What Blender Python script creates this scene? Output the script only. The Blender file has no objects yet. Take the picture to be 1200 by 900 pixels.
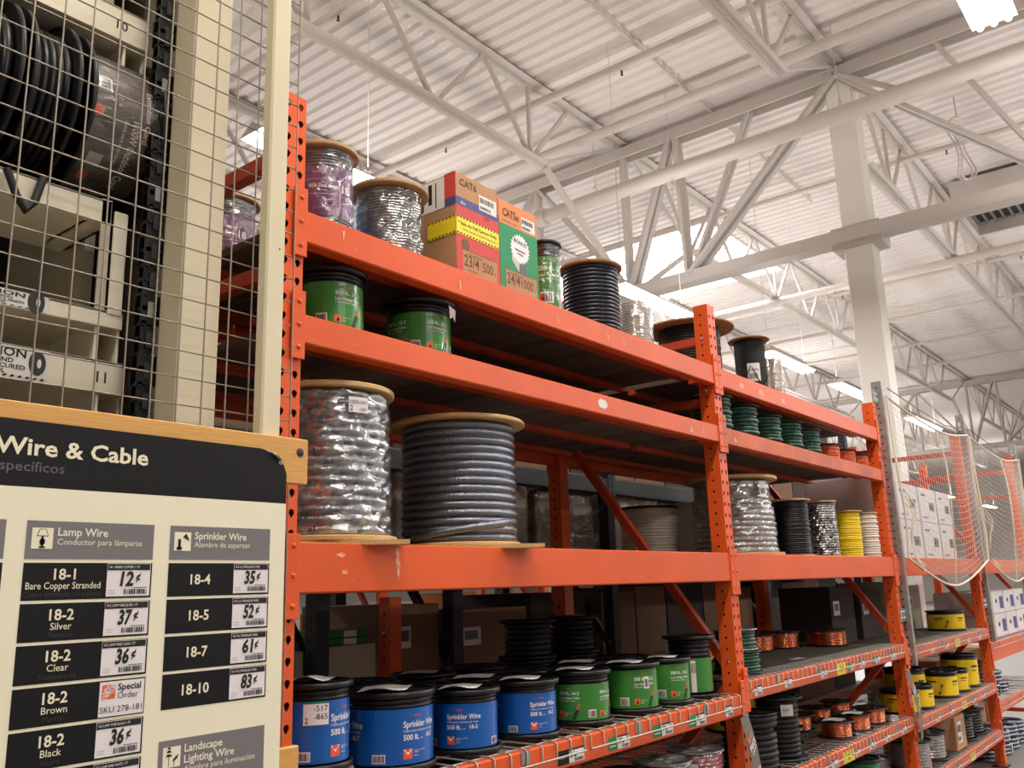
import bpy, math, random
from mathutils import Vector, Matrix
PI = math.pi
R = random.Random(7)
scn = bpy.context.scene
col = bpy.data.collections.new('store'); scn.collection.children.link(col)

# ------------------------------------------------------------------ materials
def srgb(r, g, b):
    f = lambda c: (c/255/12.92) if c/255 <= .04045 else ((c/255+.055)/1.055)**2.4
    return (f(r), f(g), f(b), 1)
MAT = {}
def mat(name, c, rough=.5, metal=0., noise=0., nscale=30., bump=0., bscale=60., coat=0., spec=.5, dark=None, scratch=None, stretch=None):
    if name in MAT: return MAT[name]
    m = bpy.data.materials.new(name); m.use_nodes = True
    nt = m.node_tree; b = nt.nodes['Principled BSDF']
    c = srgb(*c) if max(c[:3]) > 1 else (*c[:3], 1)
    b.inputs['Base Color'].default_value = c
    b.inputs['Roughness'].default_value = rough
    b.inputs['Metallic'].default_value = metal
    b.inputs['Coat Weight'].default_value = coat
    b.inputs['Specular IOR Level'].default_value = spec
    tc = nt.nodes.new('ShaderNodeTexCoord'); mp = nt.nodes.new('ShaderNodeMapping')
    nt.links.new(tc.outputs['Object'], mp.inputs[0])
    if stretch: mp.inputs['Scale'].default_value = stretch
    last = None
    if noise > 0 or dark:
        n = nt.nodes.new('ShaderNodeTexNoise'); n.inputs['Scale'].default_value = nscale
        n.inputs['Detail'].default_value = 5
        nt.links.new(mp.outputs[0], n.inputs['Vector'])
        mx = nt.nodes.new('ShaderNodeMix'); mx.data_type = 'RGBA'
        d = srgb(*dark) if dark else tuple(x*(1-noise) for x in c[:3]) + (1,)
        mx.inputs[6].default_value = d; mx.inputs[7].default_value = c
        cr = nt.nodes.new('ShaderNodeMapRange'); cr.inputs[1].default_value = .35; cr.inputs[2].default_value = .6
        nt.links.new(n.outputs['Fac'], cr.inputs[0]); nt.links.new(cr.outputs[0], mx.inputs[0])
        nt.links.new(mx.outputs[2], b.inputs['Base Color']); last = mx.outputs[2]
    if scratch:
        n = nt.nodes.new('ShaderNodeTexNoise'); n.inputs['Scale'].default_value = 9; n.inputs['Detail'].default_value = 8
        n.inputs['Roughness'].default_value = .75
        nt.links.new(tc.outputs['Object'], n.inputs['Vector'])
        cr = nt.nodes.new('ShaderNodeMapRange'); cr.inputs[1].default_value = .69; cr.inputs[2].default_value = .72
        nt.links.new(n.outputs['Fac'], cr.inputs[0])
        mx = nt.nodes.new('ShaderNodeMix'); mx.data_type = 'RGBA'
        if last: nt.links.new(last, mx.inputs[6])
        else: mx.inputs[6].default_value = c
        mx.inputs[7].default_value = srgb(*scratch)
        nt.links.new(cr.outputs[0], mx.inputs[0]); nt.links.new(mx.outputs[2], b.inputs['Base Color'])
    if bump > 0:
        n = nt.nodes.new('ShaderNodeTexNoise'); n.inputs['Scale'].default_value = bscale; n.inputs['Detail'].default_value = 4
        nt.links.new(mp.outputs[0], n.inputs['Vector'])
        bp = nt.nodes.new('ShaderNodeBump'); bp.inputs['Strength'].default_value = bump; bp.inputs['Distance'].default_value = .01
        nt.links.new(n.outputs['Fac'], bp.inputs['Height']); nt.links.new(bp.outputs[0], b.inputs['Normal'])
    MAT[name] = m
    return m
def emis(name, c, s):
    m = bpy.data.materials.new(name); m.use_nodes = True
    nt = m.node_tree; nt.nodes.clear()
    e = nt.nodes.new('ShaderNodeEmission'); e.inputs[0].default_value = (*c, 1); e.inputs[1].default_value = s
    o = nt.nodes.new('ShaderNodeOutputMaterial'); nt.links.new(e.outputs[0], o.inputs[0])
    MAT[name] = m; return m
def film(name, tint=(.95, .95, .95), amt=.25, sc=(16, 16, 55), milky=.25):
    m = bpy.data.materials.new(name); m.use_nodes = True
    nt = m.node_tree; nt.nodes.clear()
    o = nt.nodes.new('ShaderNodeOutputMaterial')
    tr = nt.nodes.new('ShaderNodeBsdfTransparent'); tr.inputs[0].default_value = (*tint, 1)
    gl = nt.nodes.new('ShaderNodeBsdfGlossy'); gl.inputs[0].default_value = (.9, .9, .9, 1); gl.inputs['Roughness'].default_value = .14
    di = nt.nodes.new('ShaderNodeBsdfDiffuse'); di.inputs[0].default_value = (.75, .74, .72, 1)
    m2 = nt.nodes.new('ShaderNodeMixShader'); m2.inputs[0].default_value = milky
    tc = nt.nodes.new('ShaderNodeTexCoord'); mp = nt.nodes.new('ShaderNodeMapping'); mp.inputs['Scale'].default_value = sc
    nt.links.new(tc.outputs['Object'], mp.inputs[0])
    n = nt.nodes.new('ShaderNodeTexNoise'); n.inputs['Scale'].default_value = 1; n.inputs['Detail'].default_value = 5; n.inputs['Distortion'].default_value = .6
    nt.links.new(mp.outputs[0], n.inputs['Vector'])
    bp = nt.nodes.new('ShaderNodeBump'); bp.inputs['Strength'].default_value = .7; bp.inputs['Distance'].default_value = .01
    nt.links.new(n.outputs['Fac'], bp.inputs['Height']); nt.links.new(bp.outputs[0], gl.inputs['Normal'])
    nt.links.new(gl.outputs[0], m2.inputs[1]); nt.links.new(di.outputs[0], m2.inputs[2])
    cr = nt.nodes.new('ShaderNodeMapRange'); cr.inputs[1].default_value = .42; cr.inputs[2].default_value = .72
    cr.inputs[3].default_value = amt*.45; cr.inputs[4].default_value = min(1, amt*1.5)
    nt.links.new(n.outputs['Fac'], cr.inputs[0])
    mx = nt.nodes.new('ShaderNodeMixShader'); nt.links.new(cr.outputs[0], mx.inputs[0])
    nt.links.new(tr.outputs[0], mx.inputs[1]); nt.links.new(m2.outputs[0], mx.inputs[2]); nt.links.new(mx.outputs[0], o.inputs[0])
    MAT[name] = m; return m

M = lambda k: MAT[k]
mat('orange', (228, 90, 30), .42, noise=.12, nscale=3, bump=.05, scratch=(240, 205, 185))
mat('orange_dull', (214, 98, 52), .5, noise=.3, nscale=5, scratch=(235, 170, 130))
mat('orange_brace', (205, 72, 36), .5, noise=.2, nscale=6)
mat('galv', (172, 172, 170), .42, metal=.75, noise=.25, nscale=14)
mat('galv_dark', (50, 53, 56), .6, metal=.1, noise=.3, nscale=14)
mat('wire_deck', (190, 186, 176), .4, metal=.5)
mat('hole', (30, 12, 8), .9)  # near-black painted as the shade inside post holes
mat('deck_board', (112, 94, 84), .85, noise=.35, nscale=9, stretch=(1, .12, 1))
mat('wood', (214, 178, 120), .62, noise=.22, nscale=30, stretch=(1, 8, 8))
mat('pine', (226, 170, 92), .5, noise=.16, nscale=26, stretch=(.7, 9, 14))
mat('ply', (196, 160, 116), .75, noise=.2, nscale=22)
mat('fibre', (170, 128, 88), .8, noise=.15, nscale=40)
mat('black_plastic', (16, 16, 19), .38)
mat('black_cable', (17, 18, 22), .4)
mat('black_rubber', (22, 21, 23), .6)
mat('navy_cable', (24, 30, 44), .33, coat=.2)
mat('gray_cable', (88, 92, 100), .3, coat=.3)
mat('steel_cable', (128, 133, 144), .25, coat=.2, metal=.85, bump=.5, bscale=150, stretch=(1, 1, .12))
mat('clear_cable', (150, 148, 146), .3, metal=.4)
mat('green_cable', (40, 92, 70), .4, noise=.5, nscale=60)
mat('white_cable', (214, 202, 182), .55)
mat('cream_cable', (222, 212, 200), .55)
mat('yellow_cable', (236, 204, 20), .45)
mat('pink_cable', (196, 40, 70), .45)
mat('copper', (232, 146, 104), .24, metal=.95)
mat('copper_orange', (210, 96, 52), .4)
mat('beige', (228, 218, 188), .42, noise=.04, nscale=4)
mat('beige_gray', (190, 182, 162), .45)
mat('machine_dark', (60, 58, 60), .8)
mat('machine_panel', (140, 132, 118), .6)
mat('chain', (26, 28, 31), .45, metal=.4)
mat('white_metal', (234, 226, 202), .4)
mat('mesh_wire', (150, 140, 126), .4, metal=.35)
mat('net_cord', (214, 208, 196), .8)
mat('net_rope', (222, 210, 190), .8)
mat('paper', (226, 224, 220), .6)
mat('scrap_pale', (240, 190, 165), .7, dark=(232, 110, 60), nscale=60)
mat('paper_gray', (196, 194, 190), .6)
mat('sign_cream', (244, 238, 212), .45)
mat('sign_black', (20, 19, 23), .5, spec=.25)
mat('sign_gray', (122, 118, 122), .45)
mat('text_cream', (240, 234, 205), .5)
mat('text_gray', (96, 93, 96), .5)
mat('text_dim', (52, 50, 54), .5)
mat('ink', (14, 13, 14), .6)
mat('tag_white', (236, 230, 232), .5)
mat('logo_orange', (236, 92, 48), .5)
mat('tag_green', (20, 132, 72), .5)
mat('tag_yellow', (240, 214, 40), .5)
mat('tape_yellow', (244, 220, 28), .45)
mat('blue_label', (10, 92, 178), .3, coat=.3)
mat('green_label', (58, 132, 52), .3, coat=.35)
mat('green_deep', (34, 118, 74), .35)
mat('yellow_label', (240, 206, 22), .4)
mat('purple_label', (106, 60, 106), .35, coat=.3)
mat('purple_pale', (206, 176, 206), .5)
mat('brown_label', (84, 74, 70), .4)
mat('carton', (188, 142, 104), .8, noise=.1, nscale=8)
mat('stock_shade', (62, 50, 44), .8, noise=.1)  # dark brown painted as the shade deep in the racks
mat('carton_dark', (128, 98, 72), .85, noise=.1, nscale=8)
mat('box_red', (206, 66, 58), .6)
mat('box_green', (24, 140, 88), .6)
mat('box_blue', (76, 74, 130), .6)
mat('carton_orange', (226, 140, 84), .7)
mat('box_ink', (92, 66, 50), .7)
mat('white_box', (222, 216, 214), .6)
mat('hang_sign', (112, 104, 92), .5)
mat('ceil_white', (230, 222, 216), .6)
mat('truss_white', (206, 198, 190), .5)
mat('pipe_white', (214, 204, 194), .45)
mat('column_beige', (240, 236, 226), .5)
mat('floor', (128, 124, 118), .4, noise=.15, nscale=2)
mat('wall', (196, 190, 180), .8)
mat('drop_brass', (60, 54, 50), .5)
mat('sprk_dark', (70, 60, 56), .6)
emis('tube_light', (1, .97, .9), 9)
emis('tube_warm', (1, .95, .85), 14)
emis('sky_light', (.86, .93, 1), 13)
film('film', amt=.17, milky=.06)
film('film_heavy', amt=.46, sc=(14, 14, 30), milky=.14)
film('film_blue', tint=(.35, .6, .95), amt=.3)

# ------------------------------------------------------------------ mesh builder
_tc = {}
def text_geo(s, bold):
    k = (s, bold)
    if k not in _tc:
        cu = bpy.data.curves.new('t', 'FONT'); cu.body = s; cu.size = 1; cu.resolution_u = 2
        cu.offset = bold
        o = bpy.data.objects.new('t', cu); col.objects.link(o)
        dg = bpy.context.evaluated_depsgraph_get()
        me = o.evaluated_get(dg).to_mesh()
        vs = [(v.co.x, v.co.y) for v in me.vertices]; fs = [tuple(p.vertices) for p in me.polygons]
        w0 = min([v[0] for v in vs] or [0]); w1 = max([v[0] for v in vs] or [0])
        o.evaluated_get(dg).to_mesh_clear()
        bpy.data.objects.remove(o); bpy.data.curves.remove(cu)
        _tc[k] = (vs, fs, w0, w1)
    return _tc[k]

def fplane(y=0., flip=False): return lambda u, v, h: (u, y-h, v)           # faces -Y
def fside(x=0.): return lambda u, v, h: (x-h, -u, v)                          # faces -X
def fcyl(r, z=0.): return lambda u, v, h: ((r+h)*math.cos(-PI/2+u/r), (r+h)*math.sin(-PI/2+u/r), z+v)

class MB:
    def __init__(s): s.v = []; s.f = []; s.m = []; s.mats = []; s.sm = []
    def mi(s, m):
        m = M(m) if isinstance(m, str) else m
        if m not in s.mats: s.mats.append(m)
        return s.mats.index(m)
    def add(s, vs, fs, m, smooth=False):
        b = len(s.v); s.v += [tuple(v) for v in vs]; k = s.mi(m)
        for f in fs: s.f.append(tuple(b+i for i in f)); s.m.append(k); s.sm.append(smooth)
    def box(s, x0, x1, y0, y1, z0, z1, m, bev=0):
        if bev:
            b = min(bev, (x1-x0)/3, (y1-y0)/3, (z1-z0)/3)
            P = []
            for (z, i) in ((z0, b), (z0+b, 0), (z1-b, 0), (z1, b)):
                P.append([(x0+i+b*(i == 0), y0+i, z), (x1-i-b*(i == 0), y0+i, z), (x1-i, y0+i+b*(i == 0), z), (x1-i, y1-i-b*(i == 0), z),
                          (x1-i-b*(i == 0), y1-i, z), (x0+i+b*(i == 0), y1-i, z), (x0+i, y1-i-b*(i == 0), z), (x0+i, y0+i+b*(i == 0), z)])
            vs = [p for r in P for p in r]; fs = [tuple(range(7, -1, -1)), tuple(range(24, 32))]
            for r in range(3):
                for i in range(8): fs.append((r*8+i, r*8+(i+1) % 8, r*8+8+(i+1) % 8, r*8+8+i))
            s.add(vs, fs, m); return
        vs = [(x, y, z) for z in (z0, z1) for y in (y0, y1) for x in (x0, x1)]
        s.add(vs, [(0, 2, 3, 1), (4, 5, 7, 6), (0, 1, 5, 4), (2, 6, 7, 3), (0, 4, 6, 2), (1, 3, 7, 5)], m)
    def lathe(s, prof, n, m, c=(0, 0, 0), axis='Z', smooth=True, a0=0., a1=2*PI, wob=None):
        full = abs(a1-a0-2*PI) < 1e-6; k = n if full else n+1
        vs = []
        for i in range(k):
            a = a0+(a1-a0)*i/n
            for (r, z) in prof:
                if wob: r = r+wob(a, z)
                p = (r*math.cos(a), r*math.sin(a), z)
                if axis == 'X': p = (p[2], p[0], p[1])
                if axis == 'Y': p = (p[1], p[2], p[0])
                vs.append((p[0]+c[0], p[1]+c[1], p[2]+c[2]))
        q = len(prof); fs = []
        for i in range(n):
            j = (i+1) % k
            for t in range(q-1): fs.append((i*q+t, j*q+t, j*q+t+1, i*q+t+1))
        s.add(vs, fs, m, smooth)
    def tube(s, p, q, r, m, n=8, cap=True, smooth=True):
        p = Vector(p); q = Vector(q); d = (q-p)
        if d.length < 1e-6: return
        d.normalize(); a = d.orthogonal().normalized(); b = d.cross(a)
        vs = [];
        for e in (p, q):
            for i in range(n):
                t = 2*PI*(i+.5)/n; vs.append(e+a*(r*math.cos(t))+b*(r*math.sin(t)))
        s.add(vs, [(i, (i+1) % n, n+(i+1) % n, n+i) for i in range(n)], m, smooth)
        if cap: s.add(vs, [tuple(range(n-1, -1, -1)), tuple(range(n, 2*n))], m)
    def path(s, pts, r, m, n=6, closed=False):
        pts = [Vector(p) for p in pts]; N = len(pts); vs = []; prev = None
        for i, p in enumerate(pts):
            a = pts[(i-1) % N] if (closed or i) else p; b = pts[(i+1) % N] if (closed or i < N-1) else p
            d = (b-a).normalized()
            x = prev-d*prev.dot(d) if prev else d.orthogonal()
            x.normalize(); prev = x; y = d.cross(x)
            for k in range(n):
                t = 2*PI*k/n; vs.append(p+x*(r*math.cos(t))+y*(r*math.sin(t)))
        fs = []
        for i in range(N if closed else N-1):
            j = (i+1) % N
            for k in range(n): fs.append((i*n+k, i*n+(k+1) % n, j*n+(k+1) % n, j*n+k))
        s.add(vs, fs, m, True)
    def bar(s, p, q, w, h, m, up=(0, 0, 1)):        # rectangular bar from p to q
        p = Vector(p); q = Vector(q); d = (q-p).normalized(); u = Vector(up)
        x = d.cross(u)
        if x.length < 1e-4: x = d.cross(Vector((1, 0, 0)))
        x.normalize(); y = x.cross(d)
        vs = [e+x*(sx*w/2)+y*(sy*h/2) for e in (p, q) for sx, sy in ((-1, -1), (1, -1), (1, 1), (-1, 1))]
        s.add(vs, [(3, 2, 1, 0), (4, 5, 6, 7)]+[(i, (i+1) % 4, 4+(i+1) % 4, 4+i) for i in range(4)], m)
    def rect(s, f, u0, v0, u1, v1, h, m, n=1):
        vs = []
        for i in range(n+1):
            u = u0+(u1-u0)*i/n; vs += [f(u, v0, h), f(u, v1, h)]
        s.add(vs, [(2*i, 2*i+2, 2*i+3, 2*i+1) for i in range(n)], m)
    def quad(s, f, pts, h, m): s.add([f(u, v, h) for u, v in pts], [tuple(range(len(pts)))], m)
    def txt(s, f, u, v, string, size, m, h, al='L', bold=0., width=None, shear=0., rot=0.):
        vs, fs, w0, w1 = text_geo(string, bold)
        k = size; w = (w1-w0)*k; sx = 1.
        if width: sx = width/w; w = width
        off = {'L': 0, 'C': -w/2, 'R': -w}[al]
        cr, sr = math.cos(rot), math.sin(rot)
        out = []
        for x, y in vs:
            X = (x-w0)*k*sx+off+y*k*shear; Y = y*k
            out.append(f(u+X*cr-Y*sr, v+X*sr+Y*cr, h))
        s.add(out, fs, m)
    def barcode(s, f, u, v, w, hh, h, m='ink', n=26):
        rr = random.Random(int(u*9999)); x = 0
        while x < w:
            bw = w/n*rr.choice((.4, .6, .9, 1.3)); 
            s.rect(f, u+x, v, min(u+x+bw, u+w), v+hh, h, m); x += bw+w/n*rr.choice((.5, .8))
    def build(s, name, parent=None, loc=None, rz=0.):
        me = bpy.data.meshes.new(name); me.from_pydata(s.v, [], s.f)
        for m in s.mats: me.materials.append(m)
        for p, k, sm in zip(me.polygons, s.m, s.sm): p.material_index = k; p.use_smooth = sm
        me.update()
        o = bpy.data.objects.new(name, me); col.objects.link(o)
        if parent: o.parent = parent
        if loc: o.location = loc
        if rz: o.rotation_euler = (0, 0, rz)
        return o
def tag(o, label=None, cat=None, group=None, kind=None):
    if label: o['label'] = label
    if cat: o['category'] = cat
    if group: o['group'] = group
    if kind: o['kind'] = kind
    return o
def thing(name, label, cat, loc=(0, 0, 0), rz=0., group=None):
    o = bpy.data.objects.new(name, None); col.objects.link(o); o.location = loc; o.rotation_euler = (0, 0, rz)
    o.empty_display_size = .1
    return tag(o, label, cat, group)
def dup(root, loc=None, rz=None, label=None, group=None):
    r = root.copy(); col.objects.link(r)
    if loc: r.location = loc
    if rz is not None: r.rotation_euler = (0, 0, rz)
    if label: r['label'] = label
    if group: r['group'] = group
    for ch in list(root.children):
        c = ch.copy(); col.objects.link(c); c.parent = r
        for g in list(ch.children):
            d = g.copy(); col.objects.link(d); d.parent = c
    return r

CAM = Vector((-1.4178, -1.8207, 1.60))
def face(x, y, off=0.):   # rotation that turns local -Y towards the shopper standing in the aisle
    return math.atan2(CAM.y-y, CAM.x-x)+PI/2+off

# ------------------------------------------------------------------ shell of the hall
XA, XB, YA, YB, ZR = -10., 62., -16., 40., 8.22
def struct(o): o['kind'] = 'structure'; return o
m = MB(); m.box(XA, XB, YA, YB, -.1, 0, 'floor'); struct(m.build('floor'))
for nm, a in (('wall_back', (XB, XB+.2, YA, YB)), ('wall_behind', (XA-.2, XA, YA, YB)), ('wall_right', (XA, XB, YA-.2, YA)), ('wall_left', (XA, XB, YB, YB+.2))):
    m = MB(); m.box(*a, 0, ZR+.1, 'wall'); struct(m.build(nm))
# corrugated roof deck, ribs along Y, 8 in pitch, opened where the skylights sit
SKY = [(13.0, 16.7, 4.9, 10.4), (13.6, 16.2, -9.5, -6.5), (27.5, 30.1, 11.5, 14.5), (0, 2.6, 11.5, 14.5), (27.5, 30.1, -9.5, -6.5)]  # first opening and glowing pane enlarged to stand in for the glare
def deck(m, x0, x1, y0, y1):
    n = int(round((x1-x0)/.205)); vs = []; p = (x1-x0)/n
    prof = [(0, 0), (.10, 0), (.138, .040), (.168, .040)]
    xs = [(x0+i*p+a*p/.205, ZR+z) for i in range(n) for a, z in prof]+[(x1, ZR)]
    for x, z in xs: vs += [(x, y0, z), (x, y1, z)]
    m.add(vs, [(2*i, 2*i+1, 2*i+3, 2*i+2) for i in range(len(xs)-1)], 'ceil_white')
m = MB()
ycuts = sorted({YA, YB} | {v for s_ in SKY for v in s_[2:]})
for y0, y1 in zip(ycuts, ycuts[1:]):
    holes = sorted((s_[0], s_[1]) for s_ in SKY if s_[2] <= y0+.001 and s_[3] >= y1-.001)
    x = XA
    for h0, h1 in holes: deck(m, x, h0, y0, y1); x = h1
    deck(m, x, XB, y0, y1)
o = struct(m.build('ceiling')); o['label'] = 'white corrugated steel roof deck'
for i, s_ in enumerate(SKY):
    r = struct(thing('window_%d' % (i+1), 'bright translucent skylight panel let into the white roof deck', None, ((s_[0]+s_[1])/2, (s_[2]+s_[3])/2, ZR)))
    a, b = (s_[1]-s_[0])/2, (s_[3]-s_[2])/2
    m = MB(); m.box(-a, a, -b, b, .10, .14, 'sky_light'); m.build('skylight_pane', r)
    m = MB()
    for q in ((-a-.05, -a, -b-.05, b+.05), (a, a+.05, -b-.05, b+.05), (-a, a, -b-.05, -b), (-a, a, b, b+.05)): m.box(*q, -.02, .32, 'truss_white')
    m.box(-.03, .03, -b, b, .05, .10, 'truss_white'); m.build('curb_frame', r)

# ------------------------------------------------------------------ roof joists and girders
def angle_pair(m, p, q, w=.06, h=.055, up=(0, 0, 1), gap=.02, mt='truss_white'):
    P, Q = Vector(p), Vector(q); d = (Q-P).normalized(); x = d.cross(Vector(up)).normalized()
    for s_ in (-1, 1):
        o_ = x*(s_*(gap/2+w/2)); m.bar(P+o_, Q+o_, w, .012, mt, up)
        o2 = x*(s_*gap/2)
        m.bar(P+o2, Q+o2, .012, h*1.6, mt, up)
def joist(x0, x1, bx0, bx1, y, label, phase=5.35):
    r = thing('roof_joist', label, 'roof joist', (x0, y, 7.08), group='open web steel joists under the roof deck')
    m = MB(); angle_pair(m, (0, 0, 1.09), (x1-x0, 0, 1.09), w=.12); m.build('top_chord', r)
    m = MB(); angle_pair(m, (bx0-x0, 0, .02), (bx1-x0, 0, .02), w=.095); m.build('bottom_chord', r)
    m = MB(); k = math.ceil((bx0-phase)/1.83-.01); xb = []
    while phase+1.83*k <= bx1+.01: xb.append(phase+1.83*k); k += 1
    for i, xx in enumerate(xb):
        for s_ in (-1, 1):
            t = xx+s_*.915
            if x0 < t < x1: m.bar((xx-x0+s_*.03, 0, .04), (t-x0-s_*.03, 0, 1.06), .048, .048, 'truss_white', (0, 1, 0))
        if i % 2 == 0: m.bar((xx-x0, .01, .04), (xx-x0, .01, 1.06), .045, .045, 'truss_white', (0, 1, 0))
    m.bar((bx1-x0-.05, 0, .05), (x1-x0-.1, 0, 1.05), .04, .04, 'truss_white', (0, 1, 0))
    m.bar((bx0-x0+.05, 0, .05), (.1, 0, 1.05), .04, .04, 'truss_white', (0, 1, 0))
    m.build('web', r)
    return r
XG = 9.56; XG2 = 31.9
where = {-5.3: 'out over the aisle side', -2.02: 'over the shopper side aisle', 1.26: 'on the column line', 4.54: 'just past the column line', 7.82: 'third from the column', 11.1: 'fourth from the column', 14.38: 'far over the hall', 17.66: 'farther over the hall', 20.9: 'farthest over the hall'}
for y, w in where.items():
    joist(-9.9, XG-.02, -7.8, 7.48, y, 'white open web roof joist %s, near bay' % w)
    joist(XG+.02, XG2-.02, 10.4 if y == 1.26 else 11.64, 29.6, y, 'white open web roof joist %s, beyond the girder' % w, 11.64)
    if y < 12: joist(XG2+.02, 53, 34, 51, y, 'white open web roof joist %s, far bay' % w, 34)
def girder(X, label, y0, y1):
    r = thing('roof_girder', label, 'roof girder', (X, 0, 5.82))
    m = MB()
    for dx in (-.06, .06): m.box(dx-.012+(-.05 if dx < 0 else .05), dx+.012+(-.05 if dx < 0 else .05), y0, y1, 2.13, 2.3, 'truss_white')
    m.box(-.13, .13, y0, y1, 2.27, 2.29, 'truss_white'); m.build('top_chord', r)
    m = MB()
    for s_ in (-1, 1): m.box(s_*.1-.02, s_*.1+.02, y0, y1, -.08, .07, 'truss_white')
    m.box(-.13, .13, y0, y1, -.1, -.08, 'truss_white'); m.build('bottom_chord', r)
    m = MB(); c = 1.26
    for k in range(-4, 8):
        cc = c+k*13.12/2*1.0
    nodes = [c+s_*d for s_ in (-1, 1) for d in ()]
    def pair(ya, za, yb, zb, w=.09): 
        m.bar((-.05, ya, za), (-.05, yb, zb), .05, w, 'truss_white', (1, 0, 0)); m.bar((.05, ya, za), (.05, yb, zb), .05, w, 'truss_white', (1, 0, 0))
    for s_ in (-1, 1):
        pair(c, 2.2, c+s_*2.3, 0, .2)
        pair(c+s_*2.32, 0, c+s_*2.36, 2.2, .12)
        pair(c+s_*1.2, 2.2, c+s_*2.25, .05, .07)
        pair(c+s_*2.44, 2.2, c+s_*3.26, 0, .16)
        d = 3.28
        while (c+s_*d < y1-3.3 and c+s_*d > y0+3.3):
            pair(c+s_*d, 0, c+s_*d, 2.2, .09)
            pair(c+s_*d, 0, c+s_*(d+1.64), 2.2, .11); pair(c+s_*(d+1.64), 2.2, c+s_*(d+3.28), 0, .11); pair(c+s_*(d+1.64), 2.2, c+s_*(d+1.64), 0, .06)
            d += 3.28
    m.build('web', r)
    for y in where:
        if y0 < y < y1 and y != 1.26:
            for s_ in (-1, 1):
                m = MB(); m.bar((s_*2.08, y, 1.26), (s_*.12, y, .03), .07, .07, 'truss_white', (0, 1, 0)); m.build('knee_brace', r)
    return r
girder(XG, 'deep white steel girder carrying the joists, bolted to the beige column', -9, 22)
girder(XG2, 'distant white steel girder across the far end of the hall', -9, 22)
def column(x, y, label):
    r = thing('support_column', label, 'column', (x, y, 0))
    m = MB(); m.box(-.17, .17, -.17, .17, .02, 8.08, 'column_beige', .02); m.build('shaft', r)
    m = MB(); m.box(-.26, .26, -.26, .26, 0, .03, 'galv'); m.build('base_plate', r)
    m = MB(); m.box(-.2, .2, -.3, .3, 5.66, 5.95, 'truss_white'); m.build('girder_seat', r)
    return r
column(XG+.17, 1.26, 'tall square beige steel column rising behind the orange rack')
column(XG2+.17, 1.26, 'distant square column under the far girder')
# pipes
def ypipe(x, z, y0, y1, r, label, nm='sprinkler_pipe', rods=(), heads=(), mt='pipe_white', cap=True):
    t = thing(nm, label, 'pipe', (x, 0, z))
    m = MB(); m.tube((0, y0, 0), (0, y1, 0), r, mt, 16)
    if cap: m.tube((0, y1-.16, 0), (0, y1, 0), r*1.22, mt, 16)
    m.build('pipe_run', t)
    for y in rods:
        m = MB(); m.tube((0, y, r+.09), (0, y, ZR-z), .006, 'truss_white', 6)
        m.path([(.0+.045*math.sin(a)*(1), y, r+.045+.045*math.cos(a)) for a in [i*PI/5 for i in range(10)]], .006, mt, 5, True)
        m.build('hanger_rod', t)
    for y in heads:
        m = MB(); m.tube((0, y, -r), (0, y, -r-.04), .012, 'sprk_dark', 8); m.tube((0, y, -r-.055), (0, y, -r-.06), .02, 'sprk_dark', 10); m.tube((0, y, -r-.04), (0, y, -r-.06), .006, 'sprk_dark', 6)
        m.build('sprinkler_head', t)
    return t
ypipe(8.65, 7.0, -9, 5.54, .105, 'thick white capped main pipe slung in front of the girder', 'main_pipe', rods=(4.5, 1.0, -2.5))
ypipe(7.35, 7.95, -9, 14, .06, 'white sprinkler branch pipe tight under the deck, nearest of the pair', heads=(6.2, 3.2, .4))
ypipe(8.55, 7.92, -9, 14, .07, 'white sprinkler branch pipe tight under the deck beside the girder')
ypipe(4.3, 7.93, 2, 14, .05, 'white sprinkler branch pipe above the near joists', heads=(7.2, 5.0))
ypipe(15.1, 7.0, -9, 18, .07, 'pale pipe crossing the hall beyond the beige column', heads=())
for i, xx in enumerate((12.4, 18.4, 21.4, 24.4, 27.4)):
    ypipe(xx, 7.9, -9, 18, .045, 'thin sprinkler branch pipe under the deck, %s past the column' % ('first', 'second', 'third', 'fourth', 'fifth')[i], heads=(4.2, .6, -2.4))
for i, (xx, y0, y1) in enumerate(((7.2, 1.5, 3.3), (10.8, 4.6, 7.6))): pass
m = MB(); m.tube((2.8, 2.9, 8.15), (13.5, 3.05, 8.15), .022, 'truss_white', 6); tag(m.build('deck_conduit'), 'thin conduit clipped along the underside of the roof deck', 'conduit')
m = MB(); m.bar((9.5, 1.26, 8.05), (8.7, .35, 7.1), .06, .06, 'truss_white'); tag(m.build('sway_brace'), 'slanting white sway brace steadying the thick main pipe', 'brace')
# cable coil and rooftop unit opening
pts = [(.55*math.cos(a)*1.0, .05*math.sin(3*a), .42*math.sin(a)) for a in [i*2*PI/40 for i in range(40)]]
m = MB(); m.path(pts, .014, 'truss_white', 6, True); m.path([(p[0]*.95+.03, p[1]+.05, p[2]*.97) for p in pts], .012, 'truss_white', 6, True)
m.tube((-.1, 0, .42), (-.1, 0, .75), .01, 'truss_white')
tag(m.build('cable_coil', loc=(11.6, .25, 7.45)), 'loop of spare pale cable hung under the roof deck', 'cable')
r = thing('ceiling_vent', 'square louvred vent hung in the roof near the top right corner', 'vent', (15.3, .1, 7.95))
m = MB()
for q in ((-.9, -.82, -.9, .9), (.82, .9, -.9, .9), (-.82, .82, -.9, -.82), (-.82, .82, .82, .9)): m.box(*q, -.25, .2, 'truss_white')
m.build('curb_frame', r)
m = MB(); m.box(-.82, .82, -.82, .82, .0, .02, 'galv_dark')
for i in range(12): m.box(-.82, .82, -.78+i*.14, -.74+i*.14, -.06, 0, 'galv')
m.build('grille', r)

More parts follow.
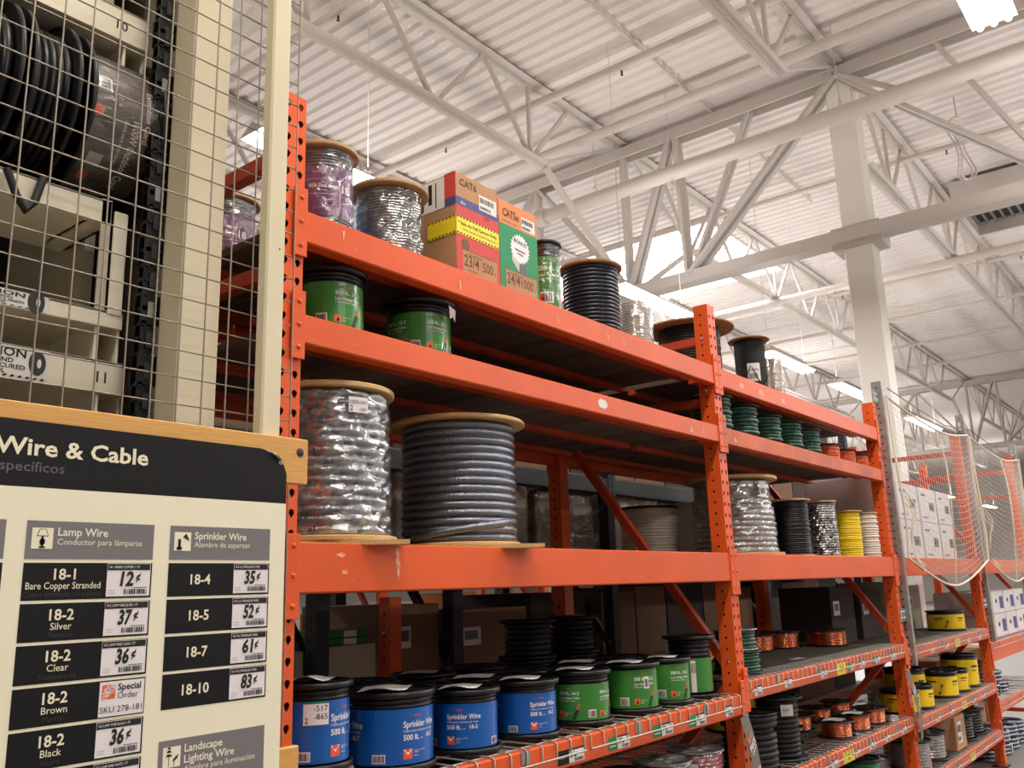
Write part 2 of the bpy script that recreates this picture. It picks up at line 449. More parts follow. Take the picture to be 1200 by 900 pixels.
# ------------------------------------------------------------------ light fixtures
def strip(x0, x1, y, z, power, colr, label, up=.35, mt='tube_light'):
    L = x1-x0
    t = thing('strip_light', label, 'ceiling light', ((x0+x1)/2, y, z), group='fluorescent strip lights over the aisles')
    m = MB()
    m.add([(-L/2, -.13, 0), (-L/2, 0, .08), (-L/2, .13, 0), (L/2, -.13, 0), (L/2, 0, .08), (L/2, .13, 0), (-L/2, -.13, -.015), (-L/2, .13, -.015), (L/2, -.13, -.015), (L/2, .13, -.015)],
          [(0, 1, 4, 3), (1, 2, 5, 4), (0, 2, 1), (3, 4, 5), (0, 3, 8, 6), (2, 7, 9, 5), (0, 6, 7, 2), (3, 5, 9, 8)], 'white_metal'); m.build('housing', t)
    m = MB()
    for yy in (-.08, 0, .08): m.tube((-L/2+.02, yy, -.03), (L/2-.02, yy, -.03), .02, mt, 8)
    m.box(-L/2+.01, L/2-.01, -.12, .12, -.012, -.008, mt)
    m.build('lamp_tube', t)
    for xx in (-L/2+.15, L/2-.15): m = MB(); m.tube((xx, 0, .07), (xx, 0, ZR-z), .004, 'truss_white', 5); m.build('hanger_rod', t)
    for nm, s_, rot, dz in (('down', 1., 0., -.07), ('up', up, PI, .14)):  # upward lamp added above the closed housing to brighten the roof deck
        li = bpy.data.lights.new('strip_'+nm, 'AREA'); li.shape = 'RECTANGLE'; li.size = L*.95; li.size_y = .34
        li.energy = power*s_; li.color = colr
        lo = bpy.data.objects.new('strip_'+nm, li); col.objects.link(lo); lo.parent = t; lo.location = (0, 0, dz); lo.rotation_euler = (rot, 0, 0)
    return t
WARM = (1, .90, .76); COOL = (1, .94, .93)
PW = 44
strip(-4.4, -2.6, -1.18, 5, PW, WARM, 'bright strip light over the shopper aisle, behind the wire sign', .5)
strip(-.9, 1.1, -1.18, 5, PW, WARM, 'bright strip light over the shopper aisle, above the wire sign', .5)
strip(2.85, 4.42, -1.18, 5, PW, COOL, 'bright strip light at the very top right, over the shopper aisle', .5)
strip(7.0, 9.0, -1.18, 5, PW, COOL, 'bright strip light over the shopper aisle, beyond the top right one', .5)
strip(11.2, 13.2, -1.18, 5, PW, COOL, 'bright strip light far along the shopper aisle', .5)
strip(15.4, 17.4, -1.18, 5, PW, COOL, 'bright strip light farthest along the shopper aisle', .5)
for i, (a, b) in enumerate(((2.05, 3.33), (7.0, 8.75), (11.2, 13.0), (14.25, 16.5), (19.0, 21.3))):
    strip(a, b, 3.26, 5 if i else 4.9, PW, COOL if i else WARM, 'glowing strip light in the next aisle, %s' % ('behind the wrapped spools', 'above the clear wrapped bundle', 'right of the black reel with a brown lid', 'left of the beige column', 'right of the beige column')[i], .5)
# strip lights added further away so that the hall is lit all over
k = 0
for yy in (7.7, 12.1, 17., -5.7, -10.2):
    for xx in (0, 8, 16, 24, 32, 41, 50):
        strip(xx-1.2, xx+1.2, yy, 5, PW*(1.9 if xx < 20 else 2.9), COOL, 'strip light added to brighten a distant aisle, rank %d column %d' % (yy, xx), .5); k += 1

# ------------------------------------------------------------------ pallet rack
PITCH = .0508
def holed(m, f, u0, u1, v0, v1, cu, cv0, pitch, radial, mt, depth=.003, skip=()):
    """strip u0..u1 with one hole per pitch; radial(a) = hole radius at angle a"""
    n = int((v1-v0)/pitch); 
    for i in range(n):
        a0 = v0+i*pitch; a1 = a0+pitch; c = a0+pitch/2+cv0
        hw0, hw1, hh0, hh1 = u0-cu, u1-cu, a0-c, a1-c
        angs = sorted([k*PI/6+.01 for k in range(12)]+[math.atan2(y, x) % (2*PI) for x in (hw0, hw1) for y in (hh0, hh1)])
        o_, i_, b_ = [], [], []
        for a in angs:
            ca, sa = math.cos(a), math.sin(a)
            t = min([q for q in ((hw1/ca if ca > 1e-9 else 9), (hw0/ca if ca < -1e-9 else 9), (hh1/sa if sa > 1e-9 else 9), (hh0/sa if sa < -1e-9 else 9))])
            o_.append(f(cu+ca*t, c+sa*t, 0)); rr = radial(a)
            i_.append(f(cu+ca*rr, c+sa*rr, 0)); b_.append(f(cu+ca*rr, c+sa*rr, -depth))
        N = len(angs)
        m.add(o_+i_+b_, [(k, (k+1) % N, N+(k+1) % N, N+k) for k in range(N)]+[(N+k, N+(k+1) % N, 2*N+(k+1) % N, 2*N+k) for k in range(N)], mt)
    if v0+n*pitch < v1: m.rect(f, u0, v0+n*pitch, u1, v1, 0, mt)
def tear(a):
    # round top narrowing to a tail below
    s_ = math.sin(a); c_ = abs(math.cos(a))
    return .0085 if s_ > -.3 else .0085+.0065*(-s_)**6*(1-c_)
def sq(a): 
    return .0052/max(abs(math.cos(a)), abs(math.sin(a)), .75)
def upright_mesh(H, w=.076, d=.076, mt='orange', holes=True, f2=True):
    m = MB()
    if holes:
        F = fplane(0)
        holed(m, F, -w, -w/2, 0, H, -w*.77, .0, PITCH, tear, mt); holed(m, F, -w/2, 0, 0, H, -w*.23, .0, PITCH, tear, mt)
        G = lambda u, v, h: (-w-h, -u, v)
        holed(m, G, -d, 0, 0, H, -d*.55, .01, PITCH, sq, mt)
        m.rect(lambda u, v, h: (0, u, v), 0, 0, d, H, 0, mt)
        m.rect(lambda u, v, h: (-u, d, v), 0, 0, w, H, 0, mt)
        m.box(-w+.012, -.012, .012, d-.005, .002, H-.02, 'hole')  # dark core painted as the shade behind the slots
        m.rect(lambda u, v, h: (u, v, H), -w, 0, -w+.004, d, 0, mt); m.rect(lambda u, v, h: (u, v, H), -.004, 0, 0, d, 0, mt)
        m.rect(lambda u, v, h: (u, v, H), -w, 0, 0, .004, 0, mt)
    else:
        m.box(-w, 0, 0, d, 0, H, mt)
        for k in range(int(H/PITCH)-1): m.box(-w-.001, -w, d*.45, d*.6, .02+k*PITCH, .034+k*PITCH, 'hole')  # raised dark patches painted as the shade in the holes
    return m
DEPTH = 1.0
def rack_frame(x, H, label, mt='orange', y0=0., holes=True, rear=True, flip=False, depth=DEPTH):
    t = thing('rack_frame', label, 'rack frame', (x, y0, 0), group='upright frames of the orange pallet rack' if mt == 'orange' else 'upright frames of the racks behind')
    upright_mesh(H, mt=mt, holes=holes).build('post', t)
    o = upright_mesh(H, mt=mt, holes=False).build('post', t, (0, depth-.076, 0))
    def br(ya, za, yb, zb):
        m = MB(); m.bar((-.038, ya, za), (-.038, yb, zb), .04, .038, mt+'_brace' if mt == 'orange' else mt, (1, 0, 0)); m.build('brace', t)
        
    if rear and H > 2.6:
        for z in (H-.17, .15): br(.07, z, depth-.07, z)
        br(depth-.07, 2.42, .06, 1.23); br(.06, 1.15, depth-.07, .2); br(.07, 2.45, depth-.07, 2.47)
    for z in (H-.17, 2.5 if H > 2.6 else .9, 1.25, .7):
        m = MB(); m.lathe([(0, -.006), (.007, -.006), (.007, 0)], 8, 'galv', (-.076, .04, z), axis='X'); m.build('bolt', t)
    for yy in (0, depth-.076):
        m = MB(); m.box(-.11, .03, -.02+yy, .1+yy, 0, .008, 'galv_dark'); m.build('foot_plate', t)
    return t
W = 2.438
XP = [0., W+.076, 2*(W+.076), 3*(W+.076), 4*(W+.076), 5*(W+.076)]   # right edge of each post
rack_frame(XP[0], 2.95, 'nearest orange rack frame with teardrop slots, beside the white sign post')
rack_frame(XP[1], 2.93, 'orange rack frame in the middle of the picture, between first and second bays')
rack_frame(XP[2], 2.80, 'orange rack frame with a galvanized extension bolted beside it, end of second bay')
rack_frame(XP[3], 2.86, 'distant orange rack frame behind the white netting')
rack_frame(XP[4], 2.9, 'farthest orange rack frame at the right picture edge')
def beam(x0, x1, z0, z1, label, y=-.008, d=.05, mt='orange', rear=False, tags=(), marks=()):
    L = x1-x0
    t = thing('rack_beam', label, 'rack beam', (x0, y, z0), group='orange beams of the pallet rack')
    m = MB(); h = z1-z0
    prof = [(.004, 0), (0, .004), (0, h-.003), (.004, h), (d-.02, h), (d-.018, h-.025), (d, h-.027), (d, .004), (d-.004, 0)]
    n = len(prof)
    vs = [(xx, p[0], p[1]) for xx in (0, L) for p in prof]
    m.add(vs, [(i, n+i, n+(i+1) % n, (i+1) % n) for i in range(n)]+[tuple(range(n)), tuple(range(2*n-1, n-1, -1))], mt)
    m.build('beam_box', t)
    for s_ in (0, 1):
        m = MB(); a, b = (-.038, .003) if s_ == 0 else (L-.003, L+.036)
        zc0 = -.045 if h < .12 else -.06; zc1 = h+(.06 if h < .12 else .02)
        m.box(a, b, -.005, .004 if not rear else d+.002, zc0, zc1, mt, .001)
        for zz in (zc0+.03, (zc0+zc1)/2, zc1-.03):
            m.lathe([(0, -.009), (.006, -.008), (.008, -.004)], 8, mt, ((a+b)/2, 0, zz), axis='Y')
        m.build('connector', t)
    for kind, xa, xb in tags:
        m = MB(); F = fplane(-.0005); zb = .012; zt = h-.028 if h < .1 else h-.03
        u0, u1 = xa-x0, xb-x0
        if kind == 'G': 
            um = u0+(u1-u0)*.42; m.rect(F, u0, zb, um, zt, .0008, 'tag_green'); [m.rect(F, u0+.006, zb+.012+q, um-.012, zb+.0155+q, .0012, 'tag_white') for q in (0, .012)]; u0 = um
        if kind == 'K':
            um = u0+(u1-u0)*.42; m.rect(F, u0, zb, um, zt, .0008, 'sign_black'); m.rect(F, u0+.006, zb+.02, um-.02, zb+.024, .0012, 'tag_white'); u0 = um
        if kind == 'Y':
            m.rect(F, u0, zb-.008, u1, zt+.012, .001, 'tag_yellow'); m.txt(F, (u0+u1)/2, zb+.024, 'Buy in', .017, 'ink', .0016, 'C'); m.txt(F, (u0+u1)/2, zb+.006, 'Bulk', .019, 'ink', .0016, 'C')
        else:
            m.rect(F, u0, zb, u1, zt, .0008, 'tag_white'); m.rect(F, u0, zt-.006, u1, zt, .0012, 'ink')
            m.txt(F, u0+.006, zb+.016, ('77' if kind == 'G' else '54')+'¢', .026, 'ink', .0014, 'L', .02); m.barcode(F, u0+(u1-u0)*.35, zb+.003, (u1-u0)*.55, .009, .0014, n=14)
        m.build('price_tag', t)
    for (mx_, mz_, pts) in marks:
        m = MB(); m.quad(fplane(-.0004), [(mx_-x0+a, mz_-z0+b) for a, b in pts], .0004, 'paper' if len(pts) == 6 else 'scrap_pale'); m.build('torn_sticker', t)
    return t
chip = [(0, 0), (.006, .002), (.003, .03), (-.004, .034), (-.002, .012)]
chip2 = [(0, 0), (.03, .004), (.006, .036)]
LV = {1: (2.526, 2.617), 2: (2.244, 2.324), 3: (1.605, 1.731)}
nmb = {1: 'top', 2: 'second from top', 3: 'deep eye-level'}
for b, bn in ((0, 'first bay'), (1, 'second bay')):
    x0, x1 = XP[b], XP[b+1]-.076
    for k in (1, 2, 3):
        mk = []
        if (b, k) == (0, 1): mk = [(.13, 2.60, [(-.006, 0), (.008, 0), (.002, -.035), (-.001, -.012)]), (.62, 2.545, chip), (1.16, 2.55, chip), (1.5, 2.555, chip), (1.62, 2.55, chip)]
        if (b, k) == (0, 2): mk = [(1.4, 2.27, [(0, .02), (.02, .035), (.06, .03), (.07, .01), (.05, -.003), (.012, 0)]), (2.15, 2.26, chip2), (2.28, 2.26, chip)]
        if (b, k) == (1, 1): mk = [(2.72, 2.55, [(0, 0), (.05, 0), (.05, .03), (0, .03)]), (2.95, 2.55, [(0, 0), (.06, 0), (.06, .03), (.01, .035)]), (3.25, 2.55, [(0, 0), (.06, 0), (.06, .03), (0, .025)])]
        if (b, k) == (1, 2): mk = [(2.6, 2.26, chip2)]
        if (b, k) == (0, 3): mk = [(.12, 1.70, [(0, 0), (.02, .008), (.035, 0), (.02, -.006)]), (.14, 1.66, [(0, 0), (.018, .004), (.02, -.008), (.002, -.008)]), (.33, 1.70, [(0, .02), (.012, .02), (.02, -.03), (.012, -.07), (.004, -.03)])]
        beam(x0, x1, *LV[k], '%s orange front beam, %s%s' % (nmb[k], bn, ' with torn paper scraps' if mk else ''), marks=mk, mt='orange_dull' if (b, k) == (1, 2) else 'orange')
        beam(x0, x1, *LV[k], '%s orange rear beam at the back of the %s' % (nmb[k], bn), y=DEPTH-.045, rear=True)
beam(XP[0], XP[1]-.076, 1.028, 1.112, 'low orange front beam of first bay with green price tags', tags=[('K', 1.05, 1.2), ('G', 1.35, 1.49), ('G', 1.66, 1.81), ('G', 1.94, 2.09), ('W', 2.27, 2.345)])
beam(XP[0], XP[1]-.076, 1.028, 1.112, 'low orange rear beam of first bay', y=DEPTH-.045, rear=True)
beam(XP[1], XP[2]-.076, 1.080, 1.162, 'low orange front beam of second bay with small tags and yellow tag', tags=[('W', 2.58, 2.665), ('W', 2.93, 3.02), ('W', 3.42, 3.51), ('Y', 3.66, 3.80), ('G', 3.84, 3.95), ('W', 4.05, 4.14), ('G', 4.28, 4.42), ('W', 4.66, 4.76)])
beam(XP[1], XP[2]-.076, 1.080, 1.162, 'low orange rear beam of second bay', y=DEPTH-.045, rear=True)
beam(XP[1], XP[2]-.076, .632, .712, 'bottom visible orange front beam of second bay with yellow tag', tags=[('W', 3.44, 3.54), ('Y', 3.62, 3.79), ('W', 3.81, 3.88), ('W', 4.05, 4.16), ('W', 4.35, 4.45), ('W', 4.68, 4.79)])
beam(XP[1], XP[2]-.076, .632, .712, 'bottom visible orange rear beam of second bay', y=DEPTH-.045, rear=True)
beam(XP[0], XP[1]-.076, .632, .712, 'hidden lowest orange beam of first bay carrying pink reels', y=-.008)
beam(XP[2], XP[3]-.076, 1.605, 1.731, 'deep orange front beam under the netting, third bay')
beam(XP[2], XP[3]-.076, 1.605, 1.731, 'deep orange rear beam, third bay', y=DEPTH-.045, rear=True)
beam(XP[2], XP[3]-.076, 1.052, 1.134, 'orange front beam under the single yellow reel, third bay', tags=[('W', 5.6, 5.69), ('W', 6.0, 6.1), ('Y', 6.3, 6.45), ('W', 6.7, 6.8), ('W', 7.1, 7.2)])
beam(XP[2], XP[3]-.076, .600, .678, 'orange front beam under the row of yellow reels, third bay', tags=[('W', 5.5, 5.6), ('W', 5.9, 6.0), ('Y', 6.25, 6.4), ('W', 6.6, 6.7), ('W', 6.95, 7.05)])
beam(XP[2], XP[3]-.076, .222, .300, 'lowest orange front beam of third bay', tags=[('W', 5.9, 6.0), ('Y', 6.3, 6.45), ('W', 6.8, 6.9)])
beam(XP[2], XP[3]-.076, .600, .678, 'orange rear beam behind the yellow reels', y=DEPTH-.045, rear=True)
beam(XP[3], XP[4]-.076, .85, 1.005, 'orange beam under the white cartons, fourth bay')
beam(XP[3], XP[4]-.076, 1.605, 1.731, 'deep orange beam of fourth bay behind the second net')
beam(XP[3], XP[4]-.076, .42, .50, 'low orange beam under silver coils, fourth bay')
# decks
def board_deck(x0, x1, z, label):
    m = MB(); n = 17; w = (x1-x0)/n
    t = thing('shelf_deck', label, 'shelf deck', (x0, 0, z), group='board decks of the upper rack levels')
    for i in range(n): m.box(i*w+.003, (i+1)*w-.003, .045, DEPTH-.05, -.022, 0, 'deck_board')
    for y in (.15, .5, .85): m.box(0, x1-x0, y-.02, y+.02, -.045, -.022, 'orange_brace')
    m.build('boards', t); return t
TOPZ = {1: 2.612, 2: 2.319, 3: 1.726}
for b, bn in ((0, 'first bay'), (1, 'second bay'), (2, 'third bay'), (3, 'fourth bay')):
    for k in (1, 2, 3):
        if b > 1 and k < 3: continue
        board_deck(XP[b]+.004, XP[b+1]-.08, TOPZ[k], 'brown board deck on %s beams, %s' % (nmb[k], bn))
def wire_deck(x0, x1, z, label, pitch=.075, sheet=False, cpitch=.1):
    t = thing('wire_deck', label, 'wire deck', (x0, 0, z), group='wire mesh decks on the lower rack levels')
    L = x1-x0; m = MB(); npan = 2 if L > 2 else 1
    r_ = .0028
    for p in range(npan):
        a, b = p*L/npan+.02, (p+1)*L/npan-.02; n = int((b-a)/pitch)
        for i in range(n+1):
            x = a+(b-a)*i/n
            m.path([(x, -.013, -.046), (x, -.013, -.004), (x, -.006, .002), (x, .01, .004), (x, DEPTH-.02, .004)], r_, 'wire_deck', 5)
        for j in range(int(DEPTH/cpitch)): m.tube((a, .03+j*cpitch, -.0005), (b, .03+j*cpitch, -.0005), r_, 'wire_deck', 5)
        m.tube((a-.005, -.0165, -.046), (b+.005, -.0165, -.046), r_*1.15, 'wire_deck', 6)
        for q in (.27, .73):
            x = a+(b-a)*q; m.box(x-.022, x+.022, -.0105, -.0085, -.04, .0, 'galv')
            m.box(x-.022, x+.022, -.009, DEPTH-.05, -.012, -.006, 'galv')
    m.build('wire_mesh', t)
    if sheet:
        m = MB(); m.box(.01, L-.01, .05, DEPTH-.02, -.012, -.004, 'galv_dark'); m.build('backing_sheet', t)
    return t
wire_deck(XP[0]+.004, XP[1]-.08, 1.113, 'wire mesh deck under the blue and green reels', cpitch=.12)
wire_deck(XP[1]+.004, XP[2]-.08, 1.163, 'wire mesh deck with a grey sheet, second bay, half empty', .06, True)
wire_deck(XP[1]+.004, XP[2]-.08, .713, 'wire mesh deck under the copper reels, second bay', .06)
wire_deck(XP[0]+.004, XP[1]-.08, .713, 'wire mesh deck under the pink and clear reels')
wire_deck(XP[2]+.004, XP[3]-.08, 1.135, 'wire mesh deck under the single yellow reel', .06, True)
wire_deck(XP[2]+.004, XP[3]-.08, .679, 'wire mesh deck under the row of yellow reels', .06)
wire_deck(XP[2]+.004, XP[3]-.08, .301, 'wire mesh deck at the bottom of third bay', .06)
D1, D2, D3 = TOPZ[1]+.001, TOPZ[2]+.001, TOPZ[3]+.001
D4, D4B, D5 = 1.1205, 1.1705, .7205

# ------------------------------------------------------------------ spools
def flange(m_, R_, z0, th, mt, style='wood'):
    if style == 'wood':
        m_.lathe([(.012, z0), (R_-.003, z0), (R_, z0+.003), (R_, z0+th-.003), (R_-.003, z0+th), (.012, z0+th), (.012, z0)], 56, mt, smooth=False)
        for a in (0.6, 2.7, 4.8): m_.lathe([(0, z0+th+.003), (.008, z0+th+.002), (.008, z0+th)], 8, 'galv', (R_*.45*math.cos(a), R_*.45*math.sin(a), 0))
    else:   # plastic: raised rim, ribs and hub
        m_.lathe([(.018, z0), (R_-.006, z0), (R_, z0+.002), (R_, z0+th), (R_-.004, z0+th+.002), (R_-.010, z0+th), (R_-.013, z0+th*.55), (R_*.34, z0+th*.55), (R_*.33, z0+th), (.02, z0+th), (.018, z0)], 48, mt)
        for k in range(8):
            a = k*PI/4+.2; m_.bar((R_*.33*math.cos(a), R_*.33*math.sin(a), z0+th*.7), ((R_-.01)*math.cos(a), (R_-.01)*math.sin(a), z0+th*.7), .005, th*.4, mt)
def winding(rc, z0, z1, n, mt, amp=1., prof=None, seg=56, jit=0.):
    m_ = MB(); p = (z1-z0)/n; rr = random.Random(int(rc*1e4)+n); pr_ = [(rc*.5, z0)]
    for i in range(n):
        base = rc*(prof((i+.5)/n) if prof else 1)+rr.uniform(-jit, jit)
        for t in range(6):
            a = PI*t/5; zz = z0+p*(i+.5)-p*.5*math.cos(a); pr_.append((base-p*.5*amp+p*.5*amp*math.sin(a), zz))
    pr_.append((rc*.5, z1))
    m_.lathe(pr_, seg, mt)
    return m_
def spool(nm, label, cat, x, y, z, R_, H, fm='ply', style='wood', ft=.014, rc=.8, cm='black_cable', n=16, amp=1., prof=None, jit=.0006,
          lab=None, wrap=None, off=0., group=None, paper=0, R2=None, extra=None):
    t = thing(nm, label, cat, (x, y, z), face(x, y, off), group)
    m_ = MB(); flange(m_, R2 or R_, 0, ft, fm, style); m_.build('flange', t)
    m_ = MB(); flange(m_, R_, H-ft-(.002 if style != 'wood' else 0), ft, fm, style); m_.build('flange', t)
    r = R_*rc
    winding(r, ft, H-ft-.002, n, cm, amp, prof, jit=jit).build('cable_winding', t)
    if lab: m_ = MB(); lab(m_, r+.0015, ft, H-ft); m_.build('label_band', t)
    if wrap:
        w, k = wrap; m_ = MB(); pr_ = []; z0, z1 = ft, H-ft-.002; p = (z1-z0)/n; am = min(amp*p*.35, .006)
        for i in range(n):
            b = r*(prof((i+.5)/n) if prof else 1)+.0035+(.001 if lab else 0)
            for t_ in range(4): pr_.append((b-(0 if lab else am)+(0 if lab else am)*math.sin(PI*(t_+.5)/4), z0+p*(i+(t_+.5)/4)))
        m_.lathe(pr_, 84, w, wob=lambda a, z: k*.0016*math.sin(a*9+z*60)+k*.0012*math.sin(a*17-z*90)+k*.0008*math.sin(a*31+z*210)); m_.build('plastic_wrap', t)
    if paper:
        m_ = MB(); s_ = R_*.7; N = 8; vs = []
        for i in range(N+1):
            u = -s_+1.5*s_*i/N; w_ = .009*paper*math.sin(i/N*PI*1.1)**2
            vs += [(u, -R_*(.84-.06*math.sin(i)), H+.004+w_), (u+.02, R_*.25, H+.004+.5*w_)]
        m_.add(vs, [(2*i, 2*i+2, 2*i+3, 2*i+1) for i in range(N)], 'paper', True); m_.build('paper_tag', t)
    if extra: extra(t, r, H)
    return t
def brandmark(m_, f, u, v, s, h):
    m_.txt(f, u, v, 'CERRO', s, 'text_gray', h, bold=.01); m_.txt(f, u+s*3.6, v, 'WIRE', s, 'logo_orange', h, bold=.01)
def lab_sprinkler(gauge, u0s, tagl=False):
    def L(m_, r, z0, z1):
        F = fcyl(r); hh = z1-z0; a = z0+hh*.03; b = z1-hh*.16
        m_.rect(F, -PI*r*.999, a, PI*r*.999, b, 0, 'blue_label', 56)
        h = b-a
        for u in u0s:
            v = lambda q: a+h*q
            k = h/.15*1.16
            brandmark(m_, F, u, v(.84), .0085*k, .0006)
            m_.txt(F, u, v(.66), 'Sprinkler Wire', .021*k, 'tag_white', .0006, bold=.02, width=.108*k)
            m_.txt(F, u, v(.575), 'Cable para sistemas de riego', .008*k, 'tag_white', .0006, width=.1*k)
            m_.txt(F, u, v(.43), '500 ft.', .018*k, 'tag_white', .0006, bold=.025, width=.045*k); m_.txt(F, u+.05*k, v(.43), 'pies', .006*k, 'tag_white', .0006)
            m_.txt(F, u+.072*k, v(.44), gauge, .016*k, 'tag_white', .0006, bold=.02)
            m_.rect(F, u, v(.09), u+.024*k, v(.27), .0006, 'logo_orange', 3)
            m_.quad(F, [(u, v(.27)), (u+.024*k, v(.27)), (u+.012*k, v(.16))], .0009, 'tag_white')
            for q in (.22, .19, .13): m_.txt(F, u+.03*k, v(q), 'Made in the USA' if q > .2 else 'Hecho', .005*k, 'tag_white', .0006)
            m_.rect(F, u-.078*k, v(.04), u-.045*k, v(.2), .0006, 'tag_white', 3); m_.barcode(F, u-.075*k, v(.06), .027*k, h*.12, .0012, n=14)
        if tagl:
            u = .004; m_.rect(F, u-.03, a+h*.62, u+.034, a+h*.99, .001, 'tag_white', 6); 
            m_.txt(F, u+.031, a+h*.84, '-517', .02, 'ink', .0016, 'R'); m_.txt(F, u+.031, a+h*.71, '-865', .02, 'ink', .0016, 'R'); m_.txt(F, u-.026, a+h*.65, '2', .02, 'ink', .0016)
            m_.rect(F, u-.03, a+h*.96, u+.034, a+h*.99, .0013, 'tag_green', 6)
    return L
def lab_lowvolt(ft_, gauge, u0s, sticker=None, clean=False):
    def L(m_, r, z0, z1):
        F = fcyl(r); hh = z1-z0; a = z0+hh*.03; b = z1-hh*(.2 if not clean else .06); h = b-a; k = h/.14*1.15
        m_.rect(F, -PI*r*.999, a, PI*r*.999, b, 0, 'green_label', 56)
        v = lambda q: a+h*q
        for u in u0s:
            brandmark(m_, F, u, v(.87), .0075*k, .0006)
            m_.txt(F, u, v(.72), ft_, .015*k, 'tag_white', .0006, bold=.02); m_.txt(F, u+.037*k, v(.72), 'pies', .0055*k, 'tag_white', .0006); m_.txt(F, u+.05*k, v(.72), gauge, .015*k, 'tag_white', .0006, bold=.02)
            m_.txt(F, u, v(.60), 'Low Voltage Cable', .0105*k, 'tag_white', .0006, bold=.015, width=.075*k)
            m_.txt(F, u, v(.53), 'Cable de bajo voltaje', .0075*k, 'tag_white', .0006, width=.06*k)
            m_.rect(F, u-.002*k, v(.1), u+.017*k, v(.25), .0006, 'logo_orange', 3); m_.quad(F, [(u+.003*k, v(.12)), (u+.013*k, v(.12)), (u+.009*k, v(.22))], .0009, 'ink')
            m_.txt(F, u+.022*k, v(.19), 'Hecho en', .0055*k, 'tag_white', .0006); m_.txt(F, u+.022*k, v(.12), 'UL', .008*k, 'tag_white', .0006)
            for q in (0, .007*k):
                m_.quad(F, [(u+.047*k+q, v(.03)), (u+.052*k+q, v(.03)), (u+.066*k+q, v(.3)), (u+.061*k+q, v(.3))], .0006, 'ink')
                m_.quad(F, [(u+.061*k+q, v(.3)), (u+.066*k+q, v(.3)), (u+.071*k+q, v(.45)), (u+.067*k+q, v(.45))], .0008, 'copper_orange')
            m_.rect(F, u-.05*k, v(.07), u-.02*k, v(.29), .0006, 'tag_white', 3); m_.barcode(F, u-.047*k, v(.09), .024*k, h*.17, .0012, n=14)
        if sticker is not None:
            u = sticker; m_.rect(F, u, v(.5), u+.022, v(.82), .001, 'tag_white', 2); m_.barcode(F, u+.003, v(.55), .016, h*.2, .0016, n=8)
    return L
def lab_yellow(m_, r, z0, z1):
    F = fcyl(r); h = z1-z0; a = z0+h*.03; b = z1-h*.12
    m_.rect(F, -PI*r*.999, a, PI*r*.999, b, 0, 'yellow_label', 48)
    for u in (-.09, .1):
        m_.rect(F, u, a+h*.58, u+.07, a+h*.66, .0008, 'box_ink', 4); m_.rect(F, u, a+h*.46, u+.05, a+h*.50, .0008, 'box_ink', 3)
        m_.quad(F, [(u+.075, a+.01), (u+.09, a+.01), (u+.115, a+h*.5), (u+.10, a+h*.5)], .0008, 'ink'); m_.lathe([(0, 0), (.008, 0)], 10, 'box_red', F(u+.03, a+h*.22, .002))
def lab_purple(m_, r, z0, z1):
    F = fcyl(r); h = z1-z0; a = z0+h*.13; b = z1-h*.24; H_ = b-a
    m_.rect(F, -PI*r*.999, a, PI*r*.999, b, 0, 'purple_label', 48)
    for u in (-.045, .135, -.225):
        m_.lathe([(0, 0), (.004, 0)], 8, 'purple_pale', F(u, a+H_*.86, .002))
        m_.txt(F, u+.01, a+H_*.84, 'Southwire', .009, 'purple_pale', .0008)
        m_.txt(F, u, a+H_*.55, 'RG6 Dual Shield', .0165, 'tag_white', .0008, bold=.02, width=.085)
        m_.txt(F, u+.03, a+H_*.48, 'Coaxial', .007, 'purple_pale', .0008)
        m_.rect(F, u-.02, a+H_*.71, u+.09, a+H_*.72, .0006, 'purple_pale', 5); m_.rect(F, u-.02, a+H_*.42, u+.14, a+H_*.43, .0006, 'purple_pale', 7)
        m_.rect(F, u+.09, a+H_*.15, u+.092, a+H_*.8, .0006, 'purple_pale'); m_.txt(F, u+.098, a+H_*.5, '18', .034, 'tag_white', .0008, bold=.02)
        m_.txt(F, u+.095, a+H_*.28, '1000 ft', .008, 'purple_pale', .0008); m_.lathe([(0, 0), (.007, 0)], 12, 'purple_pale', F(u+.062, a+H_*.25, .002))
G_TOP = 'wrapped spools on the top level'
# top level, first bay
spool('cable_spool', 'wood-lidded spool with a purple label, first on the top level beside the frame', 'cable spool', .165, .125, D1, .105, .275, rc=.83, cm='gray_cable', n=26, lab=lab_purple, wrap=('film', 1), off=.05)
spool('cable_spool', 'purple-labelled wood-lidded spool at the rear of the top level, seen through the frame', 'cable spool', .17, .62, D1, .105, .275, rc=.83, cm='gray_cable', n=26, lab=lab_purple, wrap=('film', 1), off=-.2)
def bluefilm(t, r, H):
    m_ = MB(); m_.lathe([(r+.006, .03), (r+.012, .08), (r+.01, .16), (r+.004, .2)], 10, 'film_blue', a0=PI*1.02, a1=PI*1.3); m_.build('blue_film', t)
spool('cable_spool', 'wood-lidded spool of dark cable in shiny wrap, second on the top level', 'cable spool', .459, .152, D1, .130, .258, rc=.8, cm='gray_cable', n=24, amp=1., prof=lambda q: 1.0 if q > .42 else (1.07-.07*abs(q-.2)/.22 if q < .42 else 1), wrap=('film_heavy', 1.4), extra=bluefilm)
def lidhole(t, r, H): pass
spool('cable_reel', 'tall narrow green-labelled reel with black flanges between green carton and navy spool', 'cable reel', 1.225, .085, D1, .064, .29, 'black_plastic', 'plastic', .014, .84, 'black_cable', 20, lab=lab_lowvolt('250 ft.', '14-2', (-.03, .06), None), wrap=('film', .6))
spool('cable_spool', 'wood-lidded spool of thick navy blue cable on the top level', 'cable spool', 1.655, .16, D1, .138, .325, rc=.88, cm='navy_cable', n=17, jit=.0015, fm='fibre')
